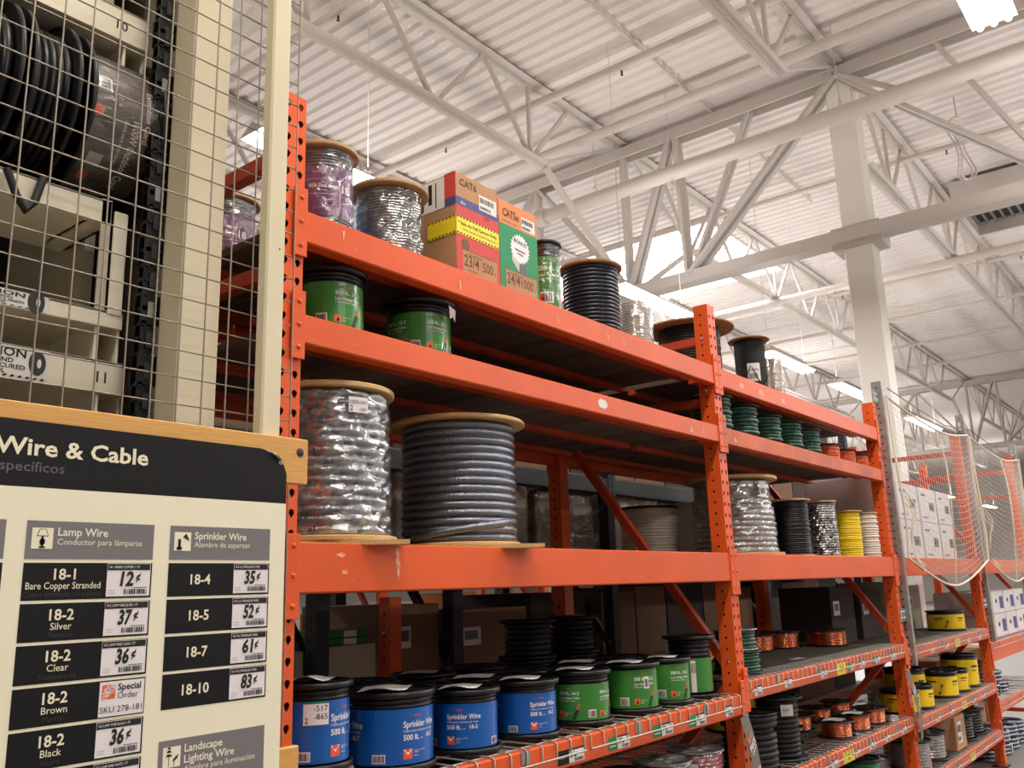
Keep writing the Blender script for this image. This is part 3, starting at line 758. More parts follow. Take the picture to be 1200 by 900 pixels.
# clear wrapped bundle
def bundle(x, y, z, r, H, label, cm='cream_cable'):
    t = thing('wrapped_bundle', label, 'bundle', (x, y, z), .3)
    m_ = MB(); winding(r*.8, 0, H*.93, 18, cm, jit=.001).v
    w_ = winding(r*.8, 0, H*.93, 18, cm, jit=.001); w_.build('coil', t)
    m_ = MB(); m_.lathe([(r*.85, 0), (r*.95, .02), (r*.9, H*.3), (r*.97, H*.6), (r*.9, H*.9), (r*.6, H*.98), (.01, H)], 40, 'film_heavy', wob=lambda a, zz: .004*math.sin(a*7+zz*40)); m_.build('plastic_wrap', t)
    return t
bundle(1.93, .11, D1, .085, .235, 'clear plastic wrapped pale bundle at the right end of the top level, first bay')
spool('cable_spool', 'broad brown-lidded spool of black cable behind the frame post, top level', 'cable spool', 2.84, .31, D1, .243, .335, rc=.68, cm='black_cable', n=22, fm='fibre', ft=.012, jit=.0015)
def hangtag(t, r, H):
    m_ = MB(); F = fcyl(r+.004); m_.rect(F, -.02, H*.2, .05, H*.52, 0, 'paper', 4); m_.txt(F, -.015, H*.38, 'THHN', .02, 'ink', .001); m_.barcode(F, -.015, H*.24, .05, .03, .001); m_.build('paper_label', t)
    m_ = MB(); m_.path([(r*math.cos(a)*1.03, r*math.sin(a)*1.03, H*.5-.12*abs(math.sin(a*2))) for a in [-1.9+i*.15 for i in range(12)]], .004, 'black_cable'); m_.build('loose_end', t)
spool('cable_reel', 'smaller brown-lidded reel of black cable with a white label, top level', 'cable reel', 3.235, .14, D1, .115, .318, rc=.74, cm='black_rubber', n=40, fm='fibre', ft=.008, extra=hangtag)
bundle(3.43, .08, D1, .05, .25, 'slim clear wrapped roll at the right of the black reel, top level')

# cartons
def carton(nm, label, x0, x1, y0, y1, z0, H, front, sidef=None, mt='carton', cat='carton', group=None, rz=0.):
    w, d = x1-x0, y1-y0
    t = thing(nm, label, cat, (x0, y0, z0), rz, group)
    m_ = MB(); m_.box(0, w, 0, d, 0, H, mt, .004); m_.rect(lambda u, v, h: (u, d/2+v, H+.0008), 0, -.001, w, .001, 0, 'box_ink'); m_.build('carton_body', t)
    m_ = MB(); front(m_, fplane(-.0006), w, H)
    if sidef: sidef(m_, lambda u, v, h: (-.0006-h, d-u, v), d, H)
    if m_.v: m_.build('printing', t)
    return t
def stickr(m_, f, u, v, w, h):
    m_.rect(f, u, v, u+w, v+h, .001, 'paper'); m_.barcode(f, u+.06*w, v+.5*h, w*.8, h*.36, .0014, n=22); m_.barcode(f, u+.06*w, v+.1*h, w*.6, h*.2, .0014, n=30)
def cat6(m_, f, w, H):
    m_.rect(f, 0, 0, w, H*.70, .0002, 'box_red'); m_.rect(f, 0, H*.68, w, H*.76, .0005, 'box_blue')
    m_.txt(f, .02, H*.88, 'CAT6', .036, 'box_ink', .0006, bold=.015); m_.txt(f, .025, H*.70, 'Blue', .014, 'tag_white', .0009)
    stickr(m_, f, w*.53, H*.72, w*.42, H*.15)
    m_.rect(f, -.001, H*.40, w*.99, H*.57, .0012, 'tape_yellow')
    for i in range(14):
        u = w*i/14; 
        for v in (H*.405, H*.555): m_.quad(f, [(u, v), (u+.008, v), (u+.012, v+.006), (u+.004, v+.006)], .0016, 'ink')
    m_.txt(f, .008, H*.495, '* Sale As Full Carton Only', .0165, 'ink', .0017, bold=.015, width=w*.9); m_.txt(f, .02, H*.45, '* Venta Cartón Completo Solamente', .0105, 'ink', .0017, width=w*.84)
    m_.rect(f, .03, H*.05, w*.93, H*.27, .0006, 'carton'); m_.rect(f, w*.55, H*.07, w*.555, H*.25, .001, 'box_ink')
    for a in ((.03, H*.05, w*.93, H*.055), (.03, H*.265, w*.93, H*.27)): m_.rect(f, *a, .0009, 'box_ink')
    m_.txt(f, .036, H*.12, '23/4', .056, 'box_ink', .001, bold=.012, width=w*.34); m_.txt(f, w*.59, H*.12, '500', .05, 'box_ink', .001, bold=.01, width=w*.24); m_.txt(f, w*.85, H*.12, 'ft', .016, 'box_ink', .001)
    m_.txt(f, .05, H*.225, 'STRANDED PAIRS', .01, 'box_ink', .001); m_.txt(f, .05, H*.075, 'AWG 4 PAIR', .01, 'box_ink', .001)
    m_.lathe([(0, 0), (.02, 0)], 14, 'carton_dark', f(.045, H*.32, .001), axis='Y'); m_.txt(f, w*.62, H*.64, 'CMR', .016, 'box_ink', .001)
def cat6side(m_, f, d, H):
    m_.rect(f, d-.13, H*.40, d, H*.57, .0012, 'tape_yellow')
    for i in range(8):
        for v in (H*.405, H*.555): m_.quad(f, [(d-.13+i*.0165, v), (d-.122+i*.0165, v), (d-.118+i*.0165, v+.006), (d-.126+i*.0165, v+.006)], .0016, 'ink')
    m_.rect(f, d-.05, H*.76, d, H*.999, .0006, 'box_red'); m_.rect(f, d-.05, H*.68, d, H*.76, .0006, 'box_blue')
    m_.rect(f, d-.30, H*.68, d-.05, H*.98, .0008, 'paper')
    for i in range(7): m_.rect(f, d-.29+i*.033, H*(.70+.05*(i % 2)), d-.285+i*.033+.006*(i % 3), H*.95, .0012, 'ink')
carton('cable_carton', 'red and brown data cable carton with yellow tape, printed 23/4 and 500', .650, .874, .03, .40, D1, .375, cat6, cat6side)
def cat5(m_, f, w, H):
    m_.rect(f, 0, 0, w, H*.74, .0002, 'box_green'); m_.rect(f, 0, H*.74, w, H*.80, .0004, 'carton_orange')
    m_.txt(f, .02, H*.83, 'CAT5e', .042, 'box_ink', .0006, bold=.02, width=w*.42); m_.txt(f, .02, H*.765, 'NETWORK CABLE', .01, 'box_ink', .0008)
    stickr(m_, f, w*.57, H*.76, w*.37, H*.14)
    c = (w*.52, H*.53); N = 22
    m_.quad(f, [(c[0]-.05, c[1]-.05), (c[0]-.01, c[1]-.09), (c[0]+.0, c[1]-.02), (c[0]-.04, c[1]+.0)], .0006, 'paper_gray')
    m_.quad(f, [(c[0]-.01, c[1]-.12), (c[0]+.04, c[1]-.135), (c[0]+.03, c[1]-.03), (c[0]-.0, c[1]-.03)], .0005, 'text_gray')
    pts = [(c[0]+(.058 if i % 2 else .049)*math.cos(2*PI*i/(2*N)), c[1]+(.058 if i % 2 else .049)*math.sin(2*PI*i/(2*N))) for i in range(2*N)]
    m_.quad(f, pts, .001, 'tag_white')
    m_.txt(f, c[0], c[1]+.018, 'BONUS', .022, 'ink', .0015, 'C', .02, rot=-.1); [m_.quad(f, [(c[0]-.03+q, c[1]-.008-q), (c[0]+.03-q, c[1]-.012-q), (c[0]+.03-q, c[1]-.006-q), (c[0]-.03+q, c[1]-.002-q)], .0015, 'text_gray') for q in (0, .013)]
    m_.rect(f, .03, H*.05, w*.94, H*.27, .0006, 'carton')
    for a in ((.03, H*.05, w*.94, H*.055), (.03, H*.265, w*.94, H*.27)): m_.rect(f, *a, .0009, 'box_ink')
    m_.txt(f, .036, H*.12, '24/4', .056, 'box_ink', .001, bold=.012, width=w*.33); m_.txt(f, w*.53, H*.12, '1000', .05, 'box_ink', .001, bold=.01, width=w*.31); m_.txt(f, w*.86, H*.12, 'ft', .016, 'box_ink', .001)
    m_.txt(f, .05, H*.225, 'STRANDED PAIRS', .01, 'box_ink', .001)
carton('cable_carton', 'green and orange data cable carton with a white burst badge, printed 24/4 and 1000', .878, 1.10, .03, .40, D1, .355, cat5, mt='carton_orange')

# second level, first bay: green reels
spool('cable_reel', 'green-labelled black reel nearest the frame on the second level, printed 500 ft', 'cable reel', .212, .138, D2, .108, .20, 'black_plastic', 'plastic', .014, .86, 'black_cable', 14, lab=lab_lowvolt('500 ft.', '16-2', (.012, -.2, .19)), paper=.0)
def torn(t, r, H):
    m_ = MB(); F = fcyl(r+.03); m_.quad(F, [(.11, H-.02), (.15, H-.03), (.145, H-.07), (.13, H-.055), (.115, H-.065)], 0, 'paper'); m_.build('paper_tag', t)
spool('cable_reel', 'green-labelled black reel further right on the second level, printed 200 ft', 'cable reel', .600, .160, D2, .130, .198, 'black_plastic', 'plastic', .014, .80, 'black_cable', 14, lab=lab_lowvolt('200 ft.', '12-2', (.028, -.12, .19)), extra=torn)
# third level, first bay: conduit spools on planks
def spool_tag(t, r, H):
    m_ = MB(); F = fcyl(r+.012); m_.rect(F, .055, H*.80, .115, H*.90, 0, 'tag_white', 3); m_.txt(F, .058, H*.855, '1000-041', .016, 'ink', .0006, width=.052); m_.txt(F, .058, H*.81, '2', .022, 'ink', .0006); m_.txt(F, .085, H*.81, '-187', .014, 'ink', .0006); m_.build('paper_label', t)
    m_ = MB(); m_.bar((-.2, -.15, -.006), (.22, -.15, -.006), .09, .012, 'wood'); m_.bar((-.2, .12, -.006), (.22, .12, -.006), .09, .012, 'wood'); m_.build('skid_board', t)
spool('conduit_spool', 'big spool of metal-clad cable under crinkled plastic, beside the nearest frame', 'cable spool', .262, .20, D3+.013, .192, .44, fm='wood', rc=.9, cm='steel_cable', n=15, ft=.016, prof=lambda q: 1.0+.04*(1-q), wrap=('film_heavy', 2.2), extra=spool_tag, R2=.2)
def skid(t, r, H):
    m_ = MB()
    for yy in (-.19, .0, .17): m_.bar((-.27, yy, -.006), (.27, yy, -.006), .1, .012, 'wood')
    m_.build('skid_board', t)
    m_ = MB(); m_.path([(r*1.02*math.cos(a), r*1.02*math.sin(a), .03+.045*(i/14)) for i, a in enumerate([-2.4+k*.12 for k in range(15)])], .013, 'steel_cable', 8); m_.build('loose_end', t)
spool('conduit_spool', 'big bare spool of shiny metal-clad cable on a wooden skid, wood lid', 'cable spool', .885, .25, D3+.013, .236, .43, fm='wood', rc=.845, cm='steel_cable', n=15, ft=.014, jit=.0015, extra=skid, R2=.21)
# third level, second bay
spool('cable_reel', 'spool of off-white cable with a dark lid seen left of the middle frame', 'cable reel', 3.03, .74, D3, .172, .30, 'black_plastic', 'plastic', .012, .94, 'white_cable', 16, jit=.002)
def bigtag(t, r, H):
    m_ = MB(); F = fcyl(r+.01); m_.rect(F, .16, H*.72, .21, H*.92, 0, 'tag_white', 3); m_.barcode(F, .165, H*.76, .035, .03, .001); m_.build('paper_label', t)
spool('conduit_spool', 'large plastic-wrapped grey spool just right of the middle frame', 'cable spool', 3.125, .275, D3, .248, .42, fm='ply', rc=.88, cm='clear_cable', n=14, ft=.018, prof=lambda q: 1.0 if q < .45 else 1-.09*min(1, (q-.45)/.35), wrap=('film_heavy', 2.2), extra=bigtag, R2=.255)
spool('cable_reel', 'black cable spool with plywood lid, left of the wrapped black one', 'cable reel', 3.595, .14, D3, .117, .322, rc=.86, cm='black_cable', n=26, fm='ply', ft=.010, jit=.003, off=.2)
spool('cable_reel', 'plastic-wrapped black cable spool beside the yellow one', 'cable reel', 4.02, .125, D3, .105, .335, rc=.9, cm='black_cable', n=22, fm='ply', ft=.010, jit=.002, wrap=('film_heavy', 1.4))
spool('cable_reel', 'bright yellow cable spool with thin plywood lid', 'cable reel', 4.50, .13, D3, .108, .298, rc=.86, cm='yellow_cable', n=24, fm='ply', ft=.008, jit=.0025, prof=lambda q: 1-.06*abs(q-.5))
spool('cable_reel', 'cream cable spool next to the yellow one at the end frame', 'cable reel', 4.80, .085, D3, .072, .30, rc=.9, cm='cream_cable', n=18, fm='ply', ft=.008, jit=.004)
spool('cable_spool', 'wide dark spool on its own at the rear corner above the yellow spool', 'cable spool', 4.62, .60, D3, .22, .40, rc=.75, cm='black_rubber', n=14, fm='fibre', ft=.016)
carton('carton', 'crumpled white bagged carton behind the yellow spool', 4.0, 4.35, .45, .80, D3, .33, lambda m_, f, w, H: stickr(m_, f, .05, .2, .12, .08), mt='white_box')
carton('carton', 'white carton with printed stripes behind the black spools', 3.55, 3.93, .50, .85, D3, .36, lambda m_, f, w, H: [m_.rect(f, .05+i*.1, .05, .08+i*.1, .3, .001, 'text_gray') for i in range(3)] and None, mt='white_box')
# plastic-wrapped stacks deep in the rack (rear row)
# second level, second bay: green wire reels and copper reels
def small_reel(x, y, z, R_, H, label, cm, n=9, fm='black_plastic', nm='wire_reel', group=None, jit=.003, rc=.8, paper=0, loose=True, off=0.):
    def ex(t, r, HH):
        m_ = MB(); rr = random.Random(int(x*77))
        a0 = rr.uniform(-2.2, -1)
        m_.path([(r*(1.05+.12*math.sin(k*.9))*math.cos(a0+k*.09), r*(1.05+.12*math.sin(k*.9))*math.sin(a0+k*.09), HH*.35+HH*.5*math.sin(k*.4)) for k in range(9)], .0022, cm, 4); m_.build('loose_end', t)
    return spool(nm, label, 'wire reel', x, y, z, R_, H, fm, 'plastic', .006, rc, cm, n, 1., None, jit, group=group, paper=paper, extra=ex if loose else None, off=off)
for i, (x, s_) in enumerate(((2.66, .19), (2.98, .185), (3.29, .17), (3.60, .175), (3.89, .165))):
    small_reel(x, .13, D2, .11, s_, 'reel of dark green stranded wire on the second level, %s right of the middle frame' % ('first', 'second', 'third', 'fourth', 'fifth')[i], 'green_cable', 8, group='green wire reels on the second level', jit=.006, rc=.9, paper=.6 if i in (0, 3) else 0)
for i, (x, s_) in enumerate(((4.22, .11), (4.52, .105), (4.79, .10))):
    small_reel(x, .12, D2, .105, s_, 'reel of orange-red wire on the second level, %s' % ('next to the green reels', 'middle of the three', 'against the end frame')[i], 'copper_orange', 7, group='orange-red wire reels on the second level', rc=.88, fm='black_plastic')
# low deck, first bay
GB = 'sprinkler wire reels along the low deck'
def silver_base(t, r, H):
    m_ = MB()
    for zz in (-.012, -.036): m_.lathe([(r*1.04+.012*math.cos(a), zz+.012*math.sin(a)) for a in [i*PI/5 for i in range(11)]], 40, 'clear_cable')
    m_.build('lower_coil', t)
spool('sprinkler_reel', 'blue-labelled reel with a white 517 865 sticker, beside the nearest frame', 'cable reel', .168, .128, D4+.05, .102, .212, 'black_plastic', 'plastic', .014, .88, 'black_cable', 12, lab=lab_sprinkler('18-4', (.045, -.18), True), paper=1.6, group=GB, extra=silver_base)
spool('sprinkler_reel', 'largest blue-labelled reel, second from the nearest frame', 'cable reel', .47, .16, D4, .132, .21, 'black_plastic', 'plastic', .016, .93, 'black_cable', 12, lab=lab_sprinkler('18-7', (.038, -.2)), paper=1., group=GB)
spool('sprinkler_reel', 'blue-labelled reel facing out with its full label, printed 18-5', 'cable reel', .775, .145, D4, .115, .185, 'black_plastic', 'plastic', .014, .88, 'black_cable', 12, lab=lab_sprinkler('18-5', (-.055, .17)), paper=1., group=GB)
spool('sprinkler_reel', 'blue-labelled reel standing next to the green ones', 'cable reel', 1.088, .15, D4, .12, .182, 'black_plastic', 'plastic', .014, .88, 'black_cable', 12, lab=lab_sprinkler('18-2', (.018, -.2)), paper=.8, group=GB)
GG = 'low voltage cable reels along the low deck'
spool('lowvoltage_reel', 'green-labelled reel next to the last blue one, printed 500 ft', 'cable reel', 1.415, .15, D4, .12, .185, 'black_plastic', 'plastic', .014, .90, 'black_cable', 12, lab=lab_lowvolt('500 ft.', '16-2', (-.075, .08), clean=False), paper=.7, group=GG)
spool('lowvoltage_reel', 'second green-labelled reel with a barcode sticker over its lettering', 'cable reel', 1.765, .15, D4, .125, .182, 'black_plastic', 'plastic', .014, .88, 'black_cable', 12, lab=lab_lowvolt('500 ft.', '12-2', (.02, -.25), .06, True), paper=.6, group=GG)
spool('lowvoltage_reel', 'third green-labelled reel from the blue ones, half behind its neighbour', 'cable reel', 2.035, .135, D4, .108, .181, 'black_plastic', 'plastic', .014, .88, 'black_cable', 12, lab=lab_lowvolt('500 ft.', '14-2', (.02, -.16), None, True), paper=.4, group=GG)
spool('lowvoltage_reel', 'last green-labelled reel, tall with a wide black lid, against the middle frame', 'cable reel', 2.285, .15, D4, .118, .255, 'black_plastic', 'plastic', .012, .78, 'black_cable', 12, lab=lambda m_, r, a, b: (m_.rect(fcyl(r), -PI*r*.99, a+.01, PI*r*.99, a+.15, 0, 'green_label', 40), m_.rect(fcyl(r), .0, a+.01, .022, a+.14, .001, 'tag_white', 2), m_.barcode(fcyl(r), .002, a+.09, .018, .04, .0015, n=8), m_.rect(fcyl(r), -.03, a+.02, -.008, a+.05, .001, 'tag_white', 2)) and None, group=GG)
# rows behind them, black flanges
k = 0
for row, (yy, xs, zz) in enumerate(((.44, [.2+.33*i for i in range(7)], 0), (.77, [.25+.33*i for i in range(7)], 0), (.77, [1.92, 2.27], .172))):
    for i, x in enumerate(xs):
        spool('stock_reel', 'black-flanged reel %s, %s from the nearest frame' % (('in the row behind the front reels', 'in the last row', 'stacked on the last row')[row], ('one', 'two', 'three', 'four', 'five', 'six', 'seven')[i]), 'cable reel', x+R.uniform(-.01, .01), yy, D4+zz, .132, .17, 'black_plastic', 'plastic', .012, .8, 'black_cable', 6,
              lab=(lambda m_, r, a, b, c=('blue_label' if i < 3 else 'green_label'): m_.rect(fcyl(r), -PI*r*.99, a, PI*r*.99, b-.05, 0, c, 32)) if row == 0 and i > 5 else None, group='stock reels behind the front row', paper=.5 if i % 2 else 0)
# lowest deck, first bay
def clearreel(x, y, label, cm, lb=False):
    def ex(t, r, H):
        if lb:
            m_ = MB(); F = fcyl(r+.008); m_.rect(F, -.06, .05, .01, .14, 0, 'tag_white', 3); m_.txt(F, -.012, .10, 'L', .03, 'ink', .001); m_.barcode(F, -.055, .06, .03, .03, .001); m_.build('paper_label', t)
    spool('cable_reel', label, 'cable reel', x, y, D5, .125, .185, 'clear_cable' if cm != 'black_cable' else 'black_plastic', 'plastic', .008, .9, cm, 10, wrap=('film_heavy', 1.6), extra=ex)
clearreel(2.27, .15, 'pink wrapped reel with white label under the last green reel', 'pink_cable', True)
clearreel(1.98, .15, 'silvery wrapped reel left of the pink one on the bottom deck', 'clear_cable')
clearreel(1.70, .15, 'dark wrapped reel on the bottom deck left of the silvery one', 'black_cable')
clearreel(1.42, .15, 'second dark wrapped reel on the bottom deck', 'black_cable')
# fourth level, second bay
small_reel(2.80, .17, D4B, .12, .105, 'reel of green stranded wire beside the middle frame, bottom of a stack of two', 'green_cable', 6, jit=.006, rc=.92)
small_reel(2.80, .17, D4B+.107, .11, .10, 'clear-flanged wire reel on top of the green one beside the middle frame', 'green_cable', 5, fm='clear_cable', jit=.006, rc=.92)
for i, (x, y) in enumerate(((3.35, .70), (3.75, .72), (4.10, .66), (4.42, .62), (4.68, .40))):
    small_reel(x, y, D4B, .14, .105, 'copper wire reel at the back of the half empty deck, %s' % ('leftmost', 'second', 'third', 'fourth', 'nearest the end frame')[i], 'copper', 9, group='copper reels on the half empty deck', jit=.001, rc=.88, loose=False)
m_ = MB(); m_.add([(0, 0, .001), (.12, -.02, .002), (.13, .03, .004), (.01, .04, .001)], [(0, 1, 2, 3)], 'paper'); tag(m_.build('paper_scrap', loc=(3.55, .18, D4B)), 'scrap of white paper lying on the half empty deck', 'paper')
# bottom visible deck, second bay
spool('cable_reel', 'tall spool of thick black cable nearest the bulk price strip', 'cable reel', 2.86, .165, D5, .138, .265, 'black_plastic', 'plastic', .01, .93, 'black_rubber', 9, jit=.012)
spool('cable_reel', 'tall spool of black cable with a hanging white tag', 'cable reel', 3.21, .165, D5, .132, .30, 'galv_dark', 'plastic', .01, .80, 'black_rubber', 12, jit=.002, R2=.14,
      extra=lambda t, r, H: (lambda mm: (mm.rect(fcyl(r+.03), .02, H*.72, .085, H*.9, 0, 'paper', 2), mm.txt(fcyl(r+.03), .03, H*.79, '514', .022, 'ink', .001), mm.build('paper_tag', t)))(MB()))
GC = 'copper reels on the lowest visible deck'
for i, (x, y) in enumerate(((3.60, .30), (3.95, .135), (4.08, .42), (4.26, .13), (4.44, .43), (4.56, .13), (4.78, .42))):
    small_reel(x, y, D5, .108, .092, 'copper wire reel on the lowest visible deck, %s' % ('darkest, beside the black spools', 'brightest, at the front', 'behind the brightest one', 'second at the front', 'behind the second', 'third at the front', 'rear corner by the end frame')[i], 'copper', 12, group=GC, jit=.0006, rc=.78, paper=.5 if i in (1, 3) else 0, loose=False)
for i, x in enumerate((3.9, 4.3)):
    spool('cable_reel', 'yellow-labelled cable reel in the dark behind the copper, %s' % ('left', 'right')[i], 'cable reel', x, .76, D5, .16, .2, 'black_plastic', 'plastic', .012, .93, 'yellow_cable', 6, lab=lab_yellow)
# floor level in second bay
spool('cable_reel', 'bright green cable reel low beside the end frame', 'cable reel', 4.45, .2, .3085, .13, .22, 'black_plastic', 'plastic', .012, .9, 'green_deep', 14, jit=.002)
spool('cable_reel', 'pale cable reel low beside the green one', 'cable reel', 4.1, .2, .3085, .13, .2, 'black_plastic', 'plastic', .012, .9, 'cream_cable', 14, jit=.002)
beam(XP[1], XP[2]-.076, .222, .300, 'lowest orange front beam of second bay'); wire_deck(XP[1]+.004, XP[2]-.08, .301, 'wire mesh deck at the bottom of second bay', .075)

# third bay
GY = 'yellow-labelled cable reels, third bay'
def yreel(x, y, z, R_, H, label): 
    return spool('yellow_reel', label, 'cable reel', x, y, z, R_, H, 'black_plastic', 'plastic', .014, .95, 'black_cable', 6, lab=lab_yellow, group=GY)
yreel(7.05, .22, 1.1425, .155, .165, 'single yellow-labelled reel alone on its deck')
for i, (x, y, H, r_) in enumerate(((5.3, .16, .16, .13), (5.62, .15, .16, .13), (5.95, .3, .24, .15), (6.32, .15, .19, .135), (6.75, .19, .17, .16), (6.75, .19, 0, 0), (7.12, .18, .26, .15))):
    if H: yreel(x, y, .6865, r_, H, 'yellow-labelled reel in the row of the third bay, %s' % ('first', 'second', 'tall third', 'fourth', 'fifth', '', 'last and tallest')[i])
for i, x in enumerate((5.45, 5.85)):
    spool('cable_reel', 'dark wrapped reel on the lowest deck of third bay, %s' % ('nearest', 'second')[i], 'cable reel', x, .18, .3085, .15, .19, 'black_plastic', 'plastic', .012, .85, 'clear_cable', 8, wrap=('film_heavy', 1))
carton('carton', 'brown carton with a white label low in the third bay', 6.2, 6.5, .05, .4, .3085, .24, lambda m_, f, w, H: stickr(m_, f, .05, .05, .12, .15))
for i, x in enumerate((6.8, 7.15)):
    spool('cable_reel', 'black reel low in the third bay right of the brown carton, %s' % ('first', 'second')[i], 'cable reel', x, .2, .3085, .16, .2, 'black_plastic', 'plastic', .012, .85, 'black_cable', 8)
def plainb(m_, f, w, H): m_.rect(f, w*.1, H*.5, w*.35, H*.75, .001, 'paper'); m_.rect(f, w*.14, H*.58, w*.31, H*.7, .0015, 'text_gray')
nth = ('first', 'second', 'third', 'fourth', 'fifth', 'sixth', 'seventh', 'eighth', 'ninth')
def wprint(k):
    def F_(m_, f, w, H):
        m_.rect(f, w*.1, H*.76, w*.38, H*.82, .001, 'text_gray'); m_.rect(f, w*.55, H*.35, w*.85, H*.6, .001, 'text_gray'); m_.rect(f, w*.6, H*.4, w*.7, H*.5, .0015, 'ink')
        m_.rect(f, w*.1, H*.12, w*.4, H*.16, .001, 'text_gray')
    return F_
i = 0
for x, w in ((5.15, .5), (5.72, .55), (6.33, .5), (6.88, .45)):
    for zl, H in ((0, .30), (.303, .28)):
        carton('carton', 'white printed carton behind the net, %s of stack %s' % ('bottom' if zl == 0 else 'top', ('one', 'two', 'three', 'four')[i//2]), x, x+w, .12, .62, D3+zl, H, wprint(i), mt='white_box', group='white cartons behind the net'); i += 1
# fourth bay
wire_deck(XP[3]+.004, XP[4]-.08, 1.005, 'wire mesh deck under white cartons, fourth bay', .1)
wire_deck(XP[3]+.004, XP[4]-.08, .501, 'wire mesh deck under silver coils, fourth bay', .1)
def holebox(m_, f, w, H):
    pts = [(w*.3+.04*math.cos(a), H*.55+.022*math.sin(a)) for a in [k*PI/6 for k in range(12)]]; m_.quad(f, pts, .001, 'ink'); m_.rect(f, w*.6, H*.2, w*.95, H*.75, .001, 'box_blue')
i = 0
for x in (7.66, 8.2, 8.74, 9.28):
    for zl in (0, .215):
        carton('carton', 'white carton with hand hole, fourth bay, %s of column %s' % ('lower' if zl == 0 else 'upper', ('one', 'two', 'three', 'four')[i//2]), x, x+.5, .06, .45, 1.0135+zl, .21, holebox, mt='white_box', group='white cartons with hand holes'); i += 1
for i, (x, z_) in enumerate(((7.7, .51), (8.05, .51), (8.4, .51), (7.87, .62), (8.22, .62), (7.8, .73))):
    t = thing('conduit_coil', 'coil of shiny flexible conduit in the fourth bay, %s' % ('bottom left', 'bottom middle', 'bottom right', 'middle left', 'middle right', 'topmost')[i], 'coil', (x, .22, z_+.002), .3*i, 'silver conduit coils')
    m_ = MB()
    for q in range(3): m_.lathe([(.13+.017*math.cos(a), .018+q*.033+.017*math.sin(a)) for a in [j*PI/5 for j in range(11)]], 28, 'steel_cable')
    m_.build('coil', t); m_ = MB(); m_.rect(fcyl(.149), -.06, .02, .06, .085, 0, 'tag_green' if i % 2 else 'paper', 5); m_.build('label_band', t)
for i, x in enumerate((5.1, 5.75, 6.4, 7.0)):
    carton('carton', 'grey carton at the back of the yellow reel deck, %s from the end frame' % nth[i], x, x+(.5 if x < 7 else .42), .5, .88, 1.1425, (.40, .36, .42, .38)[i], plainb, mt='stock_shade' if i < 2 else 'beige_gray', group='grey cartons at the back of the third bay')  # first two painted dark as the shade seen behind the second bay
for lv, (z_, nn) in enumerate(((.0, 'floor'), (.5085, 'lower deck'))):
    for i in range(4):
        x = 7.68+i*.58
        carton('carton', 'brown carton at the back of the fourth bay, %s, %s' % (nn, nth[i]), x, x+.5, .5, .9, z_+.001, (.42 if lv == 0 else .32), plainb, mt='carton', group='brown cartons at the back of the fourth bay')
for i in range(8):
    x = 7.72+(i % 4)*.36; z_ = .001+.11*(i//4)
    t = thing('conduit_coil', 'coil of shiny conduit on the floor of the fourth bay, %s, %s' % (('lower', 'upper')[i//4], nth[i % 4]), 'coil', (x, .2, z_), .3*i, 'silver conduit coils')
    m_ = MB()
    for q in range(3): m_.lathe([(.13+.017*math.cos(a), .018+q*.033+.017*math.sin(a)) for a in [j*PI/5 for j in range(11)]], 28, 'steel_cable')
    m_.build('coil', t); m_ = MB(); m_.rect(fcyl(.149), -.06, .02, .06, .085, 0, 'paper', 5); m_.build('label_band', t)
# galvanized extension posts and nets
def ext_post(x, label, zt=2.93, zb=1.04):
    t = thing('extension_post', label, 'post', (x, -.035, 0), group='galvanized extension posts carrying the nets')
    m_ = MB(); G = lambda u, v, h: (-.0-h, -u, v)
    holed(m_, G, -.07, 0, zb, zt, -.035, 0, PITCH, lambda a: .0062, 'galv'); 
    m_.rect(fplane(0), 0, zb, .042, zt, 0, 'galv'); m_.rect(lambda u, v, h: (.042, u, v), 0, zb, .07, zt, 0, 'galv'); m_.box(.002, .04, .01, .068, zb+.004, zt-.004, 'hole'); m_.build('channel', t)  # inner dark core painted as the shade behind the perforations
    for z_ in (zt-.12, zb+.33):
        m_ = MB(); m_.box(-.11, .0, .03, .036, z_-.045, z_+.045, 'galv', .002); 
        for bx in (-.09, -.03): 
            for bz in (-.02, .02): m_.lathe([(0, -.006), (.008, -.004), (.008, 0)], 8, 'white_metal', (bx, .03, z_+bz), axis='Y')
        m_.build('bracket', t)
    return t
ext_post(5.09, 'grey galvanized perforated post standing in front of the end frame of second bay', 2.97, 1.02)
ext_post(7.62, 'grey perforated post between the first and second nets', 3.06, 1.02)
ext_post(10.1, 'farthest grey perforated post at the right edge', 3.05, 1.02)
